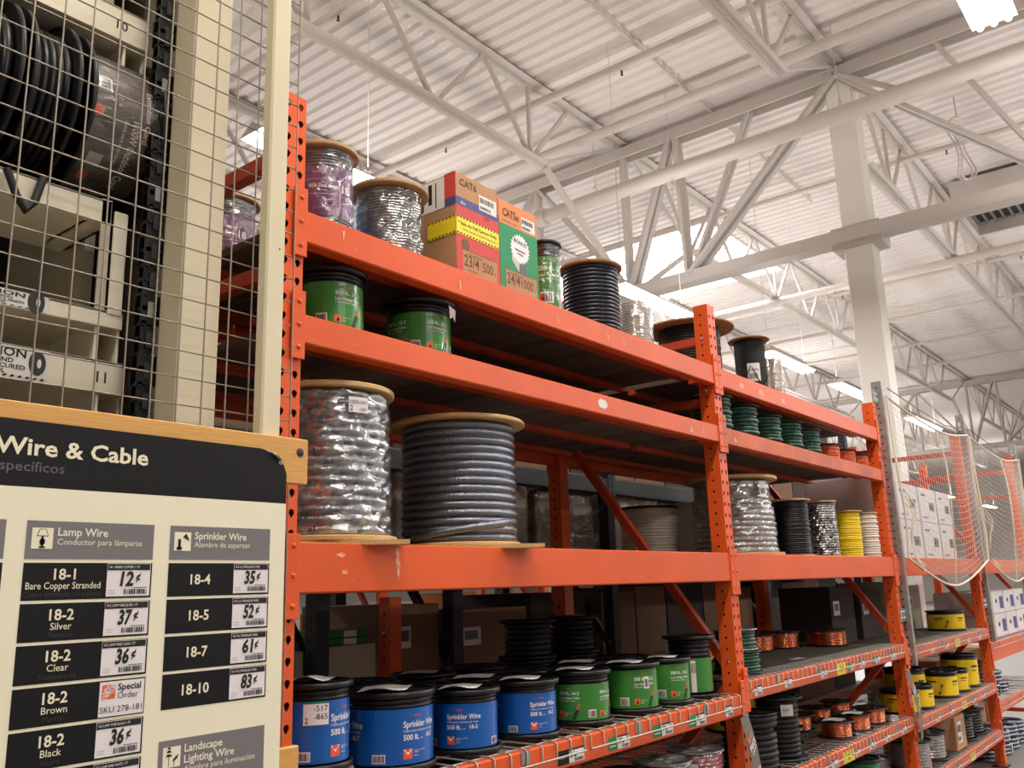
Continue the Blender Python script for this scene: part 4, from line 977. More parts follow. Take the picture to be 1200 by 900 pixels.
def net(x0, x1, label):
    t = thing('safety_net', label, 'safety net', (x0, -.06, 0), group='sagging white nets in front of the upper racks')
    m_ = MB(); L = x1-x0; nx = int(L/.055); nz = 24; zt = 2.86
    def P(i, j):
        u = i/nx; q = j/nz
        sag = .16*math.sin(PI*u); top = zt-.10*math.sin(PI*u); bot = 1.72-.20*math.sin(PI*u)
        return (u*L+.015*math.sin(q*9), -.05*math.sin(PI*u)*math.sin(PI*q)-.012*math.sin(7*u+5*q), bot+(top-bot)*q)
    for i in range(nx+1): m_.path([P(i, j) for j in range(nz+1)], .0016, 'net_cord', 3)
    for j in range(nz+1): m_.path([P(i, j) for i in range(nx+1)], .0016, 'net_cord', 3)
    m_.build('netting', t)
    m_ = MB()
    m_.path([P(i, 0) for i in range(nx+1)], .009, 'net_rope', 6); m_.path([P(i, nz) for i in range(nx+1)], .009, 'net_rope', 6)
    m_.path([P(0, j) for j in range(nz+1)], .008, 'net_rope', 6); m_.path([P(nx, j) for j in range(nz+1)], .008, 'net_rope', 6); m_.path([P(nx//2, j) for j in range(nz+1)], .006, 'net_rope', 5)
    m_.build('edge_rope', t)
    m_ = MB(); m_.path([(0, 0, zt+.06), (L*.3, -.02, zt-.0), (L*.6, -.02, zt-.03), (L, 0, zt+.05)], .004, 'black_cable', 5)
    for i in range(3): m_.path([(.03+.05*i, -.03, 1.7), (.05, -.09, 1.62+.03*i), (.12+.04*i, -.05, 1.66), (.1, -.02, 1.74)], .003, 'net_rope', 4)
    for i in range(3): m_.path([(.02, -.02, 2.2-.05*i), (.07, -.07, 2.08-.05*i), (.03, -.05, 1.98), (.05, -.02, 1.88-.03*i)], .005, 'net_rope', 4)
    m_.build('tie_cord', t)
    return t
net(5.14, 7.61, 'white safety net sagging in front of the cartons, nearer of the two')
net(7.67, 10.09, 'white safety net at the right picture edge, farther of the two')

# ------------------------------------------------------------------ racks of the next row (back to back) and across the next aisle
for i, x in enumerate((1.284, 2.18, 3.72, 6.22, 8.72)):
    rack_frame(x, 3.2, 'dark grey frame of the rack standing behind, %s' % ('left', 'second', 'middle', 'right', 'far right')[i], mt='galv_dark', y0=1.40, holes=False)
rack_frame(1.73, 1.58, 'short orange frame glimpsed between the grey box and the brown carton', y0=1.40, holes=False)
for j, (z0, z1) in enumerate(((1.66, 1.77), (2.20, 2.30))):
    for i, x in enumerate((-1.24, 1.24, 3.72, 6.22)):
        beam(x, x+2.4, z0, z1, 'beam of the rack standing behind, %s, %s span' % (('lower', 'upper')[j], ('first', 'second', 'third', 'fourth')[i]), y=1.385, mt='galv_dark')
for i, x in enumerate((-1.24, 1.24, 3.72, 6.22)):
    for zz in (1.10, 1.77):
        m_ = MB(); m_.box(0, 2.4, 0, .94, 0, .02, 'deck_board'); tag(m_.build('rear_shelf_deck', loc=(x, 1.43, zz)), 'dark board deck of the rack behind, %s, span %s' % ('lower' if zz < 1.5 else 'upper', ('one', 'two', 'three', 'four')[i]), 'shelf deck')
def plain(m_, f, w, H): m_.rect(f, w*.1, H*.5, w*.35, H*.75, .001, 'paper'); m_.rect(f, w*.14, H*.58, w*.31, H*.7, .0015, 'text_gray')
GR = 'boxes stored on the rack behind'
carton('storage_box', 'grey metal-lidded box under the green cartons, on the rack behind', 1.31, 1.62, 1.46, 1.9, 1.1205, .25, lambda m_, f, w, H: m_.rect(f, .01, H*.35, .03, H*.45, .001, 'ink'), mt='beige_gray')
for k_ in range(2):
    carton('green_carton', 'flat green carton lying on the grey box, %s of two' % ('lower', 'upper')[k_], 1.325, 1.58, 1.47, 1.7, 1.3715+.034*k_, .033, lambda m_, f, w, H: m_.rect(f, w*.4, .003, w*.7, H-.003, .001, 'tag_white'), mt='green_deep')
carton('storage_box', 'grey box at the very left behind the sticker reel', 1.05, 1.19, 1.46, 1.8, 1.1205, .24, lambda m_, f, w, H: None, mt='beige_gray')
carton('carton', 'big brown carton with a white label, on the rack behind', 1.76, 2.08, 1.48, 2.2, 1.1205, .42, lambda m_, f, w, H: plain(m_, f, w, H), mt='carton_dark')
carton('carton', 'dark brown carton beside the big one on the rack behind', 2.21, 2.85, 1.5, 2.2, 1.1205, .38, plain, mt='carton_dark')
POSTS = (1.284, 1.73, 2.18, 3.72, 6.22, 8.72)
nth = ('first', 'second', 'third', 'fourth', 'fifth', 'sixth', 'seventh', 'eighth', 'ninth', 'tenth', 'eleventh', 'twelfth', 'thirteenth', 'fourteenth', 'fifteenth', 'sixteenth', 'seventeenth', 'eighteenth', 'nineteenth', 'twentieth')
for lv, (z_, hh) in enumerate(((.02, .46), (.5405, .5), (2.3205, .47), (2.8705, .42), (1.1205, .5), (1.7905, .39))):  # dark cartons added to block light leaking through the racks
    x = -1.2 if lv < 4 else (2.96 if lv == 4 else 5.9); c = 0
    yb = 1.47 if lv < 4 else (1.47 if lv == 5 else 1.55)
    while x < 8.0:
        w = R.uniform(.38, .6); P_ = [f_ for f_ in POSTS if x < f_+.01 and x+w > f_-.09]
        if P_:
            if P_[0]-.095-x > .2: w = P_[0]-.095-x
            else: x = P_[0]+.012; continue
        carton('filler_carton', 'dark carton added to block light, rack behind, %s row, %s along' % (('floor', 'lower', 'upper', 'top', 'waist-high', 'shoulder-high')[lv], nth[c % 20] if c < 20 else 'last'), x, x+w, yb, 2.2, z_, hh*R.uniform(.85, 1), lambda m_, f, w, H: None, mt='carton_dark' if c % 3 else 'stock_shade', group='dark cartons added to block light on the rack behind')
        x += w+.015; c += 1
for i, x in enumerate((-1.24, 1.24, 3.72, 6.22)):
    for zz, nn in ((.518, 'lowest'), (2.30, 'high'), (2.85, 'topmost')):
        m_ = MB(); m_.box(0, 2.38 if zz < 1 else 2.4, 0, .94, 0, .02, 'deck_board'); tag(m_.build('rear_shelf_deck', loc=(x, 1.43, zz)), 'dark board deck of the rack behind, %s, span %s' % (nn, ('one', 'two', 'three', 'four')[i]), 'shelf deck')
def wrapped(x, y, z, w, d, H, label, mt='white_box', g=None):
    t = thing('wrapped_stack', label, 'wrapped boxes', (x, y, z), 0, g)
    m_ = MB(); n = 3
    for k_ in range(n): m_.box(k_*w/n+.004, (k_+1)*w/n-.004, 0, d, 0, H-.02*(k_ % 2), mt, .006)
    m_.build('cartons', t)
    m_ = MB(); m_.box(-.012, w+.012, -.012, d+.012, .002, H+.01, 'film_heavy', .02); m_.build('plastic_wrap', t)
for i, (x, w, H) in enumerate(((1.75, .32, .42), (2.95, .6, .40), (3.82, .6, .44), (4.5, .55, .40), (5.2, .6, .38), (2.25, .6, .42), (.5, .6, .4))):
    wrapped(x, 1.47, 1.7905, w, .6, H, 'plastic-wrapped boxes on the upper deck of the rack behind, %s' % ('left of the dark post', 'right of the dark post', 'behind the off-white spool', 'behind the black spools', 'behind the yellow spool', 'between the two dark posts', 'behind the conduit spools')[i], 'machine_panel' if i < 2 else 'beige_gray', 'wrapped boxes on the rack behind')
for i, x in enumerate((-.9, -.2, .5, 1.29, 2.19, 2.9, 3.73, 4.4, 5.1)):  # dark backing added to close pale gaps between the wrapped boxes
    carton('filler_carton', 'dark carton added behind the wrapped boxes to close bright gaps, %s' % nth[i], x, x+(.6 if x not in (1.29, 4.4, 5.1) else .66 if x > 2 else .4), 2.12, 2.3, 1.7905, .40, lambda m_, f, w, H: None, mt='stock_shade', group='dark cartons added to close gaps behind the wrapped boxes')
# rack row across the next aisle
for i, x in enumerate((1.9, 4.35, 6.8, 9.3, 11.8)):
    rack_frame(x, 2.9, 'orange frame of the rack row across the next aisle, %s' % ('first', 'second', 'third', 'fourth', 'fifth')[i], y0=4.25, holes=False)
for i, x in enumerate((1.9, 4.35, 6.8, 9.3)):
    for j, z_ in enumerate((.6, 1.2, 1.85, 2.6)):
        if z_ < 1: continue
        beam(x, x+2.38, z_-.1, z_, 'orange beam across the next aisle, %s span, %s' % (('first', 'second', 'third', 'fourth')[i], ('a', 'lower', 'middle', 'upper')[j]), y=4.24)
        m_ = MB(); m_.box(0, 2.36, 0, .9, 0, .018, 'deck_board'); tag(m_.build('far_shelf_deck', loc=(x, 4.3, z_+.001)), 'board deck across the next aisle, %s span, %s level' % (('first', 'second', 'third', 'fourth')[i], ('a', 'lower', 'middle', 'upper')[j]), 'shelf deck')
        q = x+.05; c = 0
        while q < x+1.9:
            w = R.uniform(.25, .5); H = R.uniform(.18, .42)
            carton('far_carton', 'carton across the next aisle, %s span, %s level, %s in its row' % (('first', 'second', 'third', 'fourth')[i], ('a', 'lower', 'middle', 'upper')[j], ('first', 'second', 'third', 'fourth', 'fifth', 'sixth', 'seventh', 'eighth')[c]), q, q+w, 4.32, 4.8, z_+.0195, H, plain, mt=R.choice(('white_box', 'carton', 'green_deep', 'white_box', 'carton_orange')), group='cartons across the next aisle'); q += w+.03; c += 1
# ------------------------------------------------------------------ wire cage panel, posts, rails
t = thing('wire_mesh_panel', 'welded wire mesh panel in front of the cable carousel', 'mesh panel', (0, -.36, 0))
m = MB(); P = .0508; X0, X1, Z0, Z1 = -1.98, -.304, .01, 3.3
n = int((X1-X0)/P)
for i in range(n+1): m.tube((X1-i*P, 0, Z0), (X1-i*P, 0, Z1), .0016, 'mesh_wire', 6, False)
for j in range(int((Z1-Z0)/P)): m.tube((X0, .0032, .0176+j*P), (X1+.003, .0032, .0176+j*P), .0016, 'mesh_wire', 6, False)
m.build('wire_grid', t)
m = MB(); m.box(-.0225, .0225, 0, .03, 0, 3.4, 'beige', .004); m.box(-.035, .035, -.01, .04, 0, .006, 'beige'); m.lathe([(0, -.002), (.002, 0)], 6, 'ink', (.008, 0, 2.286), axis='Y')
tag(m.build('cage_post', loc=(-.386, -.41, 0)), 'slim cream square post holding the mesh, left of the nearest orange frame', 'post')
def railw(z0, z1, x1, label):
    t = thing('wooden_rail', label, 'rail', (x1, -.425, z0))
    m = MB(); m.box(-1.6, 0, 0, .0145, 0, z1-z0, 'pine', .002); m.build('board', t)
    if z0 > 1.5:
        m = MB(); m.lathe([(0, -.0015), (.0075, -.0015), (.009, 0)], 14, 'galv_dark', (-.02, 0, .062), axis='Y'); m.build('screw_head', t)
railw(1.811, 1.900, -.307, 'upper pine rail across the mesh, carrying the price sign')
railw(1.235, 1.334, -.314, 'lower pine rail peeking out at the bottom of the price sign')

# ------------------------------------------------------------------ price sign
S = thing('price_sign', 'cream cable price sign with black header, hung on the pine rail', 'sign', (0, -.4265, 0))
SX0, SX1, SZ0, SZ1, HD = -1.36, -.362, .95, 1.872, 1.771
m = MB(); m.box(SX0, SX1, -.004, 0, SZ0, HD, 'sign_cream'); m.build('panel', S)
F = fplane(-.004)
m = MB()
rc_ = .03; top = [(SX1-rc_*.3+rc_*.3*math.cos(a)-.0, SZ1-.03+.03*math.sin(a)) for a in [k*PI/12 for k in range(7)]]
outl = [(SX0, HD), (SX1, HD), (SX1, SZ1-.045)]+[(SX1-.006, SZ1-.03), (SX1-.016, SZ1-.016), (SX1-.034, SZ1-.006), (SX1-.06, SZ1-.001)]+[(SX0, SZ1)]
m.quad(F, outl, 0, 'sign_black'); m.quad(fplane(0), outl, -.0, 'sign_black')
N_ = len(outl); vs = [F(u, v, 0) for u, v in outl]+[fplane(0)(u, v, 0) for u, v in outl]
m.add(vs, [(i, (i+1) % N_, N_+(i+1) % N_, N_+i) for i in range(N_)], 'sign_black')
m.txt(F, -.884, 1.8195, 'Wire & Cable', .036, 'text_cream', .0006, 'L', .022, width=.240)
m.txt(F, -.780, 1.7945, 'Específicos', .0215, 'text_gray', .0006, 'R', .006, width=.106)
m.lathe([(.0025, 0), (.0035, 0)], 10, 'text_cream', F(-.377, 1.848, .001), axis='Y')
m.build('header', S)
m = MB(); f0 = lambda u, v, h: (u, -.005-h, v)
m.add([(SX1-.042, -.0052, SZ1-.004), (SX1-.020, -.0052, SZ1-.012), (SX1-.010, -.012, SZ1-.026), (SX1-.030, -.009, SZ1-.013)], [(0, 1, 2, 3)], 'sign_black')
m.add([(SX1-.050, -.0054, SZ1-.0035), (SX1-.026, -.0054, SZ1-.007), (SX1-.024, -.0054, SZ1-.014), (SX1-.036, -.0054, SZ1-.008)], [(0, 1, 2, 3)], 'tag_white'); m.build('torn_corner', S)
COLS = [(-1.058, -.857), (-.828, -.626), (-.597, -.396)]
def heading(x0, x1, z0, z1, lines, sub, icon):
    m = MB(); m.rect(F, x0, z0, x1, z1, .0004, 'sign_gray'); h = z1-z0
    zi = z1-.0105; s_ = .031
    m.rect(F, x0+.008, zi-s_, x0+.008+s_, zi, .0008, 'sign_cream')
    c = (x0+.008+s_/2, zi-s_/2)
    if icon == 'lamp':
        m.quad(F, [(c[0]-.009, c[1]+.003), (c[0]+.009, c[1]+.003), (c[0]+.005, c[1]+.014), (c[0]-.005, c[1]+.014)], .001, 'text_gray')
        m.quad(F, [(c[0]-.0075, c[1]+.004), (c[0]+.0075, c[1]+.004), (c[0]+.004, c[1]+.013), (c[0]-.004, c[1]+.013)], .0013, 'sign_cream')
        m.quad(F, [(c[0]+r_*math.cos(a), c[1]-.005+r_*1.25*math.sin(a)) for r_ in (.0042,) for a in [k*PI/8 for k in range(16)]], .0013, 'ink')
        m.rect(F, c[0]-.0015, c[1]-.012, c[0]+.0015, c[1]+.004, .0013, 'ink'); m.rect(F, c[0]-.0045, c[1]-.0145, c[0]+.0045, c[1]-.012, .0013, 'ink')
    if icon == 'sprk':
        m.rect(F, c[0]-.0085, c[1]-.012, c[0]-.0035, c[1]+.004, .0013, 'ink'); m.quad(F, [(c[0]-.006+.0055*math.cos(a), c[1]-.0115+.003*math.sin(a)) for a in [k*PI/6 for k in range(12)]], .0013, 'ink')
        m.quad(F, [(c[0]+.0, c[1]+.007), (c[0]+.013, c[1]+.001), (c[0]+.006, c[1]+.0135)], .0013, 'ink')
    if icon == 'land':
        for q in (0, .006, .011): m.quad(F, [(c[0]-.011+q*.2, c[1]+.001+q), (c[0]+.001-q*.2, c[1]+.001+q), (c[0]-.002-q*.2, c[1]+.0045+q), (c[0]-.008+q*.2, c[1]+.0045+q)], .0013, 'ink')
        m.rect(F, c[0]-.0055, c[1]-.014, c[0]-.0045, c[1]+.002, .0013, 'ink'); m.quad(F, [(c[0]+.002, c[1]-.008), (c[0]+.010, c[1]-.003), (c[0]+.012, c[1]+.004), (c[0]+.003, c[1]-.003)], .0013, 'ink')
        m.rect(F, c[0]+.004, c[1]-.014, c[0]+.005, c[1]-.006, .0013, 'ink')
    z = zi-.011
    for l_ in lines: m.txt(F, x0+.046, z, l_, .0172, 'text_cream', .0008, 'L', .018); z -= .017
    m.txt(F, x0+.046, z+.0035, sub, .0132, 'text_cream', .0008, 'L', .0)
    m.build('heading_panel', S)
heading(*COLS[1], 1.6655, 1.722, ['Lamp Wire'], 'Conductor para lámparas', 'lamp')
heading(*COLS[2], 1.6655, 1.722, ['Sprinkler Wire'], 'Alambre de aspersor', 'sprk')
m = MB(); m.rect(F, *(COLS[0][0], 1.6655, COLS[0][1], 1.722), .0004, 'sign_gray'); m.build('heading_panel', S)
heading(*COLS[2], 1.300, 1.380, ['Landscape', 'Lighting Wire'], 'Alambre para iluminación', 'land')
def tagp(x0, x1, zt, price, head):
    m = MB(); h = .051; m.rect(F, x0, zt-h, x1, zt, .0012, 'tag_white'); m.rect(F, x0+.0005, zt-.0105, x1-.001, zt-.0008, .0016, 'ink')
    m.txt(F, x0+.003, zt-.0075, head[0], .0058, 'tag_white', .002, width=(x1-x0)*.7)
    w = x1-x0
    m.txt(F, x0+w*.30, zt-.0345, price, .031, 'ink', .002, 'L', .035, shear=.12, width=w*.30); m.txt(F, x0+w*.66, zt-.026, '¢', .017, 'ink', .002, 'L', .03, shear=.1)
    m.barcode(F, x0+w*.40, zt-.0478, w*.52, .008, .002, n=24); m.rect(F, x0+w*.6, zt-.0385, x0+w*.93, zt-.0372, .002, 'text_gray')
    for q in (0, .004): m.rect(F, x0+.003, zt-.0425-q, x0+w*.2, zt-.041-q, .002, 'paper_gray')
    m.build('price_tag', S)
def row(ci, k, code, en, es, price, head='LAMP WIRE', logo=False):
    x0, x1 = COLS[ci]; zt = 1.6600-.0593*k; xt = x1-.0775 if ci != 2 else x1-.0775
    m = MB(); m.rect(F, x0, zt-.0547, x1, zt, .0004, 'sign_black'); cx = (x0+xt)/2-.001
    if en:
        m.txt(F, cx, zt-.0245, code, .0225, 'text_cream', .0008, 'C', .02)
        m.txt(F, cx, zt-.0385, en, .0145, 'text_cream', .0008, 'C', .003, width=min(.112, .0068*len(en)+.004) if len(en) > 10 else None)
        m.txt(F, cx, zt-.0495, es, .0105, 'text_dim', .0008, 'C')
    else: m.txt(F, cx, zt-.0350, code, .0235, 'text_cream', .0008, 'C', .02)
    m.build('product_panel', S)
    if logo:
        m = MB(); a, b = xt+.003, x1-.002; m.rect(F, a, zt-.053, b, zt-.002, .0012, 'tag_white')
        q = .021; lx, lz = a+.004, zt-.0275
        m.rect(F, lx, lz, lx+q, lz+q, .0016, 'logo_orange')
        c = (lx+q/2, lz+q/2)
        for l_, dx, dz, s_ in (('THE', -.0055, .0035, .0058), ('HOME', -.0065, -.0022, .0082), ('DEPOT', -.0060, -.0085, .0078)): m.txt(F, c[0]+dx-.001, c[1]+dz-.003, l_, s_, 'tag_white', .002, 'L', .03, rot=.62)
        m.txt(F, lx+q+.004, zt-.0155, 'Special', .0140, 'ink', .0018, 'L', .02); m.txt(F, lx+q+.004, zt-.0280, 'Order', .0132, 'ink', .0018); m.txt(F, a+.002, zt-.0475, 'SKU 278-181', .0128, 'ink', .0018, width=.068); m.build('price_tag', S)
    elif price: tagp(xt+.002, x1-.003, zt-.0008, price, (head,))
L_ = [('18-1', 'Bare Copper Stranded', 'Cobre trenzado sin aislante', '12', '18-1 BARE COPPER 1 FT'), ('18-2', 'Silver', 'Plateado', '37', '18-2 LAMP WIRE SILVER 1 FT'), ('18-2', 'Clear', 'Transparente', '36', '18-2 LAMP WIRE CLEAR 1 FT'),
      ('18-2', 'Brown', 'Marrón', None, ''), ('18-2', 'Black', 'Negro', '36', '18-2 LAMP WIRE BLACK 1 FT'), ('18-2', 'White', 'Blanco', '36', '18-2 LAMP WIRE WHITE 1 FT')]
for k, (c_, e_, s_, p_, h_) in enumerate(L_): row(1, k, c_, e_, s_, p_, h_, logo=(k == 3))
for k, (c_, p_) in enumerate((('18-4', '35'), ('18-5', '52'), ('18-7', '61'), ('18-10', '83'))): row(2, k, c_, '', '', p_, c_+' UL SPRINKLER WIRE')
for k in range(5):
    m = MB(); m.rect(F, COLS[0][0], 1.66-.0593*k-.0547, COLS[0][1], 1.66-.0593*k, .0004, 'sign_black'); m.rect(F, COLS[0][1]-.078, 1.66-.0593*k-.053, COLS[0][1]-.003, 1.66-.0593*k-.011, .0008, 'tag_white'); m.build('product_panel', S)

# hanging bulk price strips
def bulk(x, z, label, L=.44, tilt=.22, w=.085, colr='hang_sign'):
    t = thing('price_strip', label, 'hanging sign', (x, -.03, z)); t.rotation_euler = (0, -tilt, .0)
    m = MB(); n = 8; vs = []
    for i in range(n+1):
        q = i/n; vs += [(0, -.02*math.sin(q*PI), -q*L), (w, -.02*math.sin(q*PI)+.004, -q*L)]
    nn = len(vs); vs2 = [(a, b+.0015, c) for a, b, c in vs]
    m.add(vs, [(2*i, 2*i+2, 2*i+3, 2*i+1) for i in range(n)], colr, True); m.add(vs2, [(2*i, 2*i+1, 2*i+3, 2*i+2) for i in range(n)], colr, True)
    f = lambda u, v, h: (u, -.02*math.sin(PI*min(1, max(0, -v/L)))-.001-h+.004*u/w, v)
    m.txt(f, w*.5, -.10, 'BULK', .032, 'carton_orange', .0012, 'C', .03, rot=.35, width=w*.8); m.txt(f, w*.56, -.135, 'PRICE', .032, 'tag_white', .0012, 'C', .03, rot=.35, width=w*.85)
    m.quad(f, [(w*.25, -.165), (w*.9, -.14), (w*.9, -.134), (w*.25, -.158)], .0012, 'tag_white')
    for i, l_ in enumerate(('BUY MORE', 'SAVE MORE')): m.txt(f, w*.5, -.235-.025*i, l_, .018, 'tag_white', .0012, 'C', .02, width=w*.8)
    m.build('strip', t)
    m = MB(); m.path([(w*.4, -.004, -.006), (w*.5, -.012, .004), (w*.6, -.004, -.006), (w*.5, .006, .012)], .0018, 'galv', 5, True); m.build('hook', t)
    return t
bulk(2.365, 1.022, 'grey bulk price strip hanging at the middle frame')
bulk(4.86, .99, 'grey bulk price strip hanging at the end frame of second bay', .46, .3)
bulk(5.03, .50, 'short lower strip with a yellow end at the end frame of second bay', .22, .05, .08, 'sign_gray')

# ------------------------------------------------------------------ powered cable carousel behind the mesh
t = thing('cable_carousel', 'cream housing of the cable carousel behind the mesh panel', 'carousel', (0, 0, 0))
m = MB(); m.box(-.495, -.405, -.25, -.17, 0, 3.5, 'beige', .004); m.build('corner_post', t)
m = MB(); m.box(-.447, -.441, -.17, .62, 0, 3.5, 'machine_panel'); m.build('side_panel', t)
m = MB(); m.box(-2.0, -.44, .60, .62, 0, 3.5, 'machine_dark'); m.build('back_panel', t)
m = MB(); m.box(-2.0, -.441, -.17, .6, 3.5, 3.54, 'beige'); m.build('top_panel', t)
m = MB(); m.box(-2.0, -.56, .1, .13, 2.43, 3.2, 'beige_gray'); m.box(-.57, -.548, .02, .4, 1.2, 3.4, 'beige_gray'); m.build('inner_bracket', t)
c_ = thing('lift_chain', 'black slotted lift chain running up inside the carousel', 'chain', (-.51, -.15, 0))
m = MB(); z = .8; i = 0
while z < 3.4:
    w = .021 if i % 2 else .017
    vs = []
    m.box(-w, w, -.008-.004*(i % 2), -.004-.004*(i % 2), z+.006, z+.07, 'chain', .003)
    m.box(-w, w, .012, .016, z+.006, z+.07, 'chain')
    for zz in (z+.008, z+.04): m.tube((-.012, -.012, zz), (-.012, .014, zz), .006, 'chain', 8); m.tube((.012, -.012, zz), (.012, .014, zz), .004, 'galv', 8)
    m.box(-.006, .006, -.0135, -.0125, z+.022, z+.055, 'galv' if i % 4 == 1 else 'galv_dark')
    z += .064; i += 1
m.build('links', c_)
def tray(z, h, xr, label, number=None, sticker=0, brackets=True, y=-.1, lip=.03, tall=0.):
    t = thing('carousel_tray', label, 'tray', (xr, y, z), group='cream carrier trays of the carousel')
    m = MB(); m.box(-1.3, 0, 0, .006, 0, h, 'white_metal', .001); m.box(-1.3, 0, .006, .22, 0, .005, 'white_metal'); m.box(-1.3, 0, .0, .02, h-.004, h, 'white_metal'); m.build('front_channel', t)
    m = MB()
    for a in (-.006, -.052): m.box(a, a+.006, .01, .2, -.09 if brackets else 0, .005, 'white_metal')
    if tall: m.box(-.034, -.004, -.003, .003, h*.8, h+tall, 'white_metal', .002); m.box(-.06, -.04, .0, .004, h, h+tall+.02, 'beige_gray')
    m.build('end_bracket', t)
    f = fplane(0.)
    if number or sticker:
        m = MB()
        if number: m.txt(f, -.075 if number == '10' else -.058, h*.32, number, .032, 'ink', .0006, 'L', .01)
        if sticker:
            u = -.315; w = .165; s_ = sticker
            m.rect(f, u, h*.08, u+w, h*.96, .0005, 'paper'); hh = h*.88; z0 = h*.08
            m.txt(f, u+.002, z0+hh*.66, 'CAUTION', hh*.40, 'ink', .001, 'L', .02, width=w*.72); m.txt(f, u+.03, z0+hh*.46, 'WIRE END', hh*.2, 'ink', .001, 'L', .02, width=w*.42)
            m.txt(f, u+.002, z0+hh*.27, 'MUST BE SECURED', hh*.2, 'ink', .001, 'L', .02, width=w*.72); m.txt(f, u+.02, z0+hh*.10, 'TO SPOOL', hh*.19, 'ink', .001, 'L', .02, width=w*.4)
            for i in range(12): m.quad(f, [(u+i*.0135, z0), (u+i*.0135+.006, z0), (u+i*.0135+.009, z0+hh*.07), (u+i*.0135+.003, z0+hh*.07)], .001, 'ink')
            m.quad(f, [(u+w*.86+.016*math.cos(a), z0+hh*.55+.024*math.sin(a)) for a in [k*PI/8 for k in range(16)]], .0012, 'machine_dark'); m.quad(f, [(u+w*.88+.004*math.cos(a), z0+hh*.55+.009*math.sin(a)) for a in [k*PI/8 for k in range(16)]], .0016, 'paper')
        m.build('sticker', t)
    return t
tray(2.798, .077, -.52, 'carrier tray marked 10 above the cable reels', '10', brackets=True)
tray(2.365, .052, -.575, 'carrier tray just under the black cable reels', brackets=False)
tray(2.146, .034, -.535, 'slim carrier tray lip with a caution sticker', sticker=.6, tall=.22)
tray(2.008, .067, -.523, 'carrier tray marked 11 with a caution sticker, above the pine rail', '11', sticker=1)
m = MB(); m.tube((-1.9, 0, 2.617), (-.45, 0, 2.617), .016, 'galv', 14)
tag(m.build('reel_shaft'), 'steel shaft carrying the black cable reels', 'shaft')
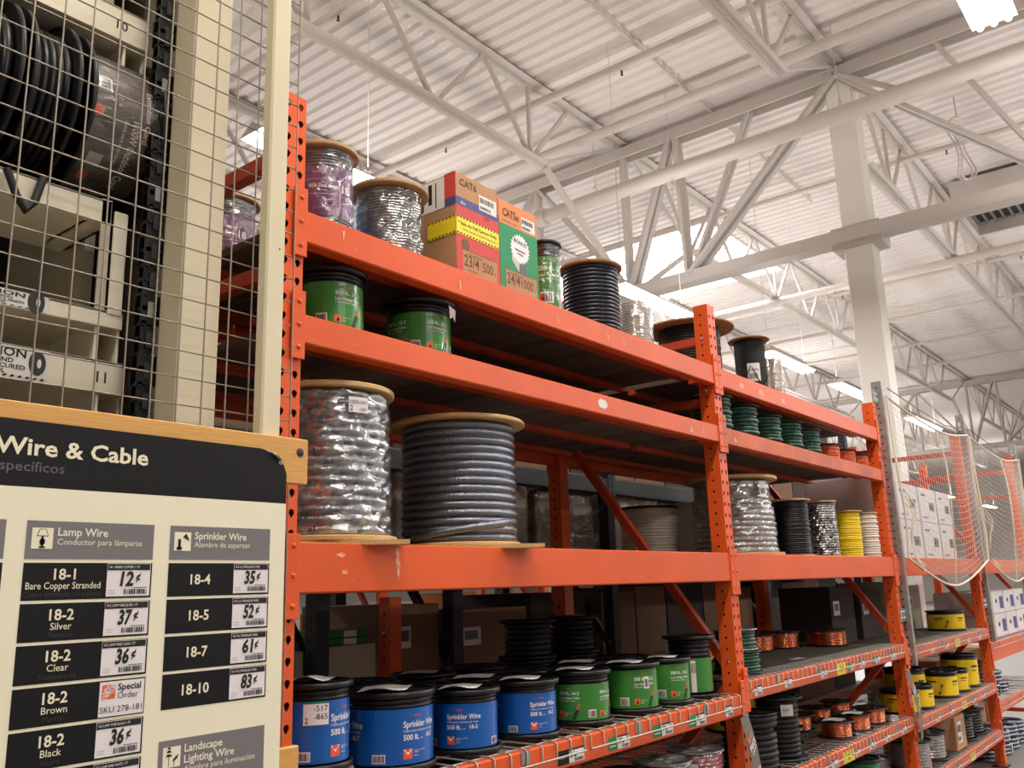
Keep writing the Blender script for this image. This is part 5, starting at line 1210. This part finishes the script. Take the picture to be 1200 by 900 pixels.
def hreel(x0, x1, R_, label, cm='black_cable', lab=False, n=8):
    t = thing('shaft_reel', label, 'cable reel', (x0, 0, 2.617), group='cable reels hung on the carousel shaft')
    L = x1-x0
    for xx in (0, L-.010):
        m = MB(); m.lathe([(.022, xx), (R_-.004, xx), (R_, xx+.002), (R_, xx+.008), (R_-.004, xx+.010), (R_-.012, xx+.007), (.07, xx+.006), (.065, xx+.010), (.022, xx+.010), (.022, xx)], 56, 'black_plastic', axis='X'); m.build('flange', t)
    m = MB(); r = R_*.86; p = (L-.022)/n; pr_ = [(r*.4, .011)]
    for i in range(n):
        for q in range(6): a = PI*q/5; pr_.append((r-p*.5+p*.5*math.sin(a), .011+p*(i+.5)-p*.5*math.cos(a)))
    pr_.append((r*.4, L-.011)); m.lathe(pr_, 56, cm, axis='X'); m.build('cable_winding', t)
    if lab:
        m = MB(); r2 = r+.004
        f = lambda u, v, h: (v, -(r2+h)*math.cos(u/r2), (r2+h)*math.sin(u/r2))      # u runs up over the top, v along the shaft
        m.lathe([(r2, .014), (r2, L-.014)], 40, 'brown_label', axis='X')
        def g(u, v, h): return f(u, L-.014-v, h)
        G2 = lambda u, v, h: f(-u, v, h)
        m.rect(G2, -.045, .02, -.01, .048, .001, 'tag_white', 3); m.barcode(G2, -.042, .024, .028, .02, .0015, n=12)
        m.quad(G2, [(.02, .02), (.035, .012), (.047, .02), (.045, .034), (.025, .036)], .001, 'logo_orange')
        m.txt(G2, -.05, L-.040, 'Extension Cord', .019, 'tag_white', .001, 'L', .01); m.txt(G2, .03, L-.066, '1000W Outdoor Cord', .024, 'tag_white', .001, 'L', .015, width=.16)
        m.txt(G2, .035, L-.084, 'Cable para exteriores', .011, 'tag_white', .001, 'L'); m.rect(G2, .12, .03, .15, .06, .001, 'paper_gray', 3); m.rect(G2, .17, .03, .19, .05, .001, 'logo_orange', 3)
        m.build('label_band', t)
        m = MB(); r3 = r2+.003; m.lathe([(r3, .018), (r3+.001, L*.5), (r3, L-.016)], 40, 'film', axis='X', wob=lambda a, z: .0018*math.sin(a*11+z*70)); m.build('plastic_wrap', t)
hreel(-1.0, -.80, .183, 'black cable reel at the left picture edge on the shaft')
hreel(-.785, -.69, .183, 'narrow black cable reel in the middle of the shaft', n=5)
hreel(-.668, -.503, .178, 'reel with a grey-brown wrapped label, nearest the cream post', lab=True, n=9)
m = MB(); m.path([(-.79, -.115, 2.41), (-.77, -.12, 2.36), (-.752, -.12, 2.335), (-.735, -.115, 2.36), (-.72, -.11, 2.42)], .008, 'black_rubber', 8)
tag(m.build('hanging_cable_loop'), 'black cable end looping below the shaft reels', 'cable')

# ------------------------------------------------------------------ camera and render look
cam = bpy.data.cameras.new('camera'); co = bpy.data.objects.new('camera', cam); col.objects.link(co)
yaw, pit, rol, fpx = .901811425, .226720340, -.0318110366, 1041.65
Fv = Vector((math.sin(yaw)*math.cos(pit), math.cos(yaw)*math.cos(pit), math.sin(pit)))
R0 = Vector((math.cos(yaw), -math.sin(yaw), 0)); U0 = R0.cross(Fv)
Rv = R0*math.cos(rol)+U0*math.sin(rol); Uv = -R0*math.sin(rol)+U0*math.cos(rol)
mw = Matrix.Identity(4)
for i in range(3): mw[i][0] = Rv[i]; mw[i][1] = Uv[i]; mw[i][2] = -Fv[i]; mw[i][3] = CAM[i]
co.matrix_world = mw
cam.sensor_fit = 'HORIZONTAL'; cam.sensor_width = 36; cam.lens = fpx*36/1200; cam.clip_start = .02; cam.clip_end = 200
scn.camera = co
w = bpy.data.worlds.new('sky'); scn.world = w; w.use_nodes = True
w.node_tree.nodes['Background'].inputs[0].default_value = (.8, .88, 1, 1); w.node_tree.nodes['Background'].inputs[1].default_value = .6
vs_ = scn.view_settings; vs_.view_transform = 'Standard'; vs_.look = 'None'; vs_.gamma = 1; vs_.exposure = .58; vs_.use_curve_mapping = False
scn.cycles.use_denoising = True
scn.cycles.max_bounces = 8; scn.cycles.diffuse_bounces = 4; scn.cycles.transparent_max_bounces = 12
scn.cycles.sample_clamp_indirect = 6
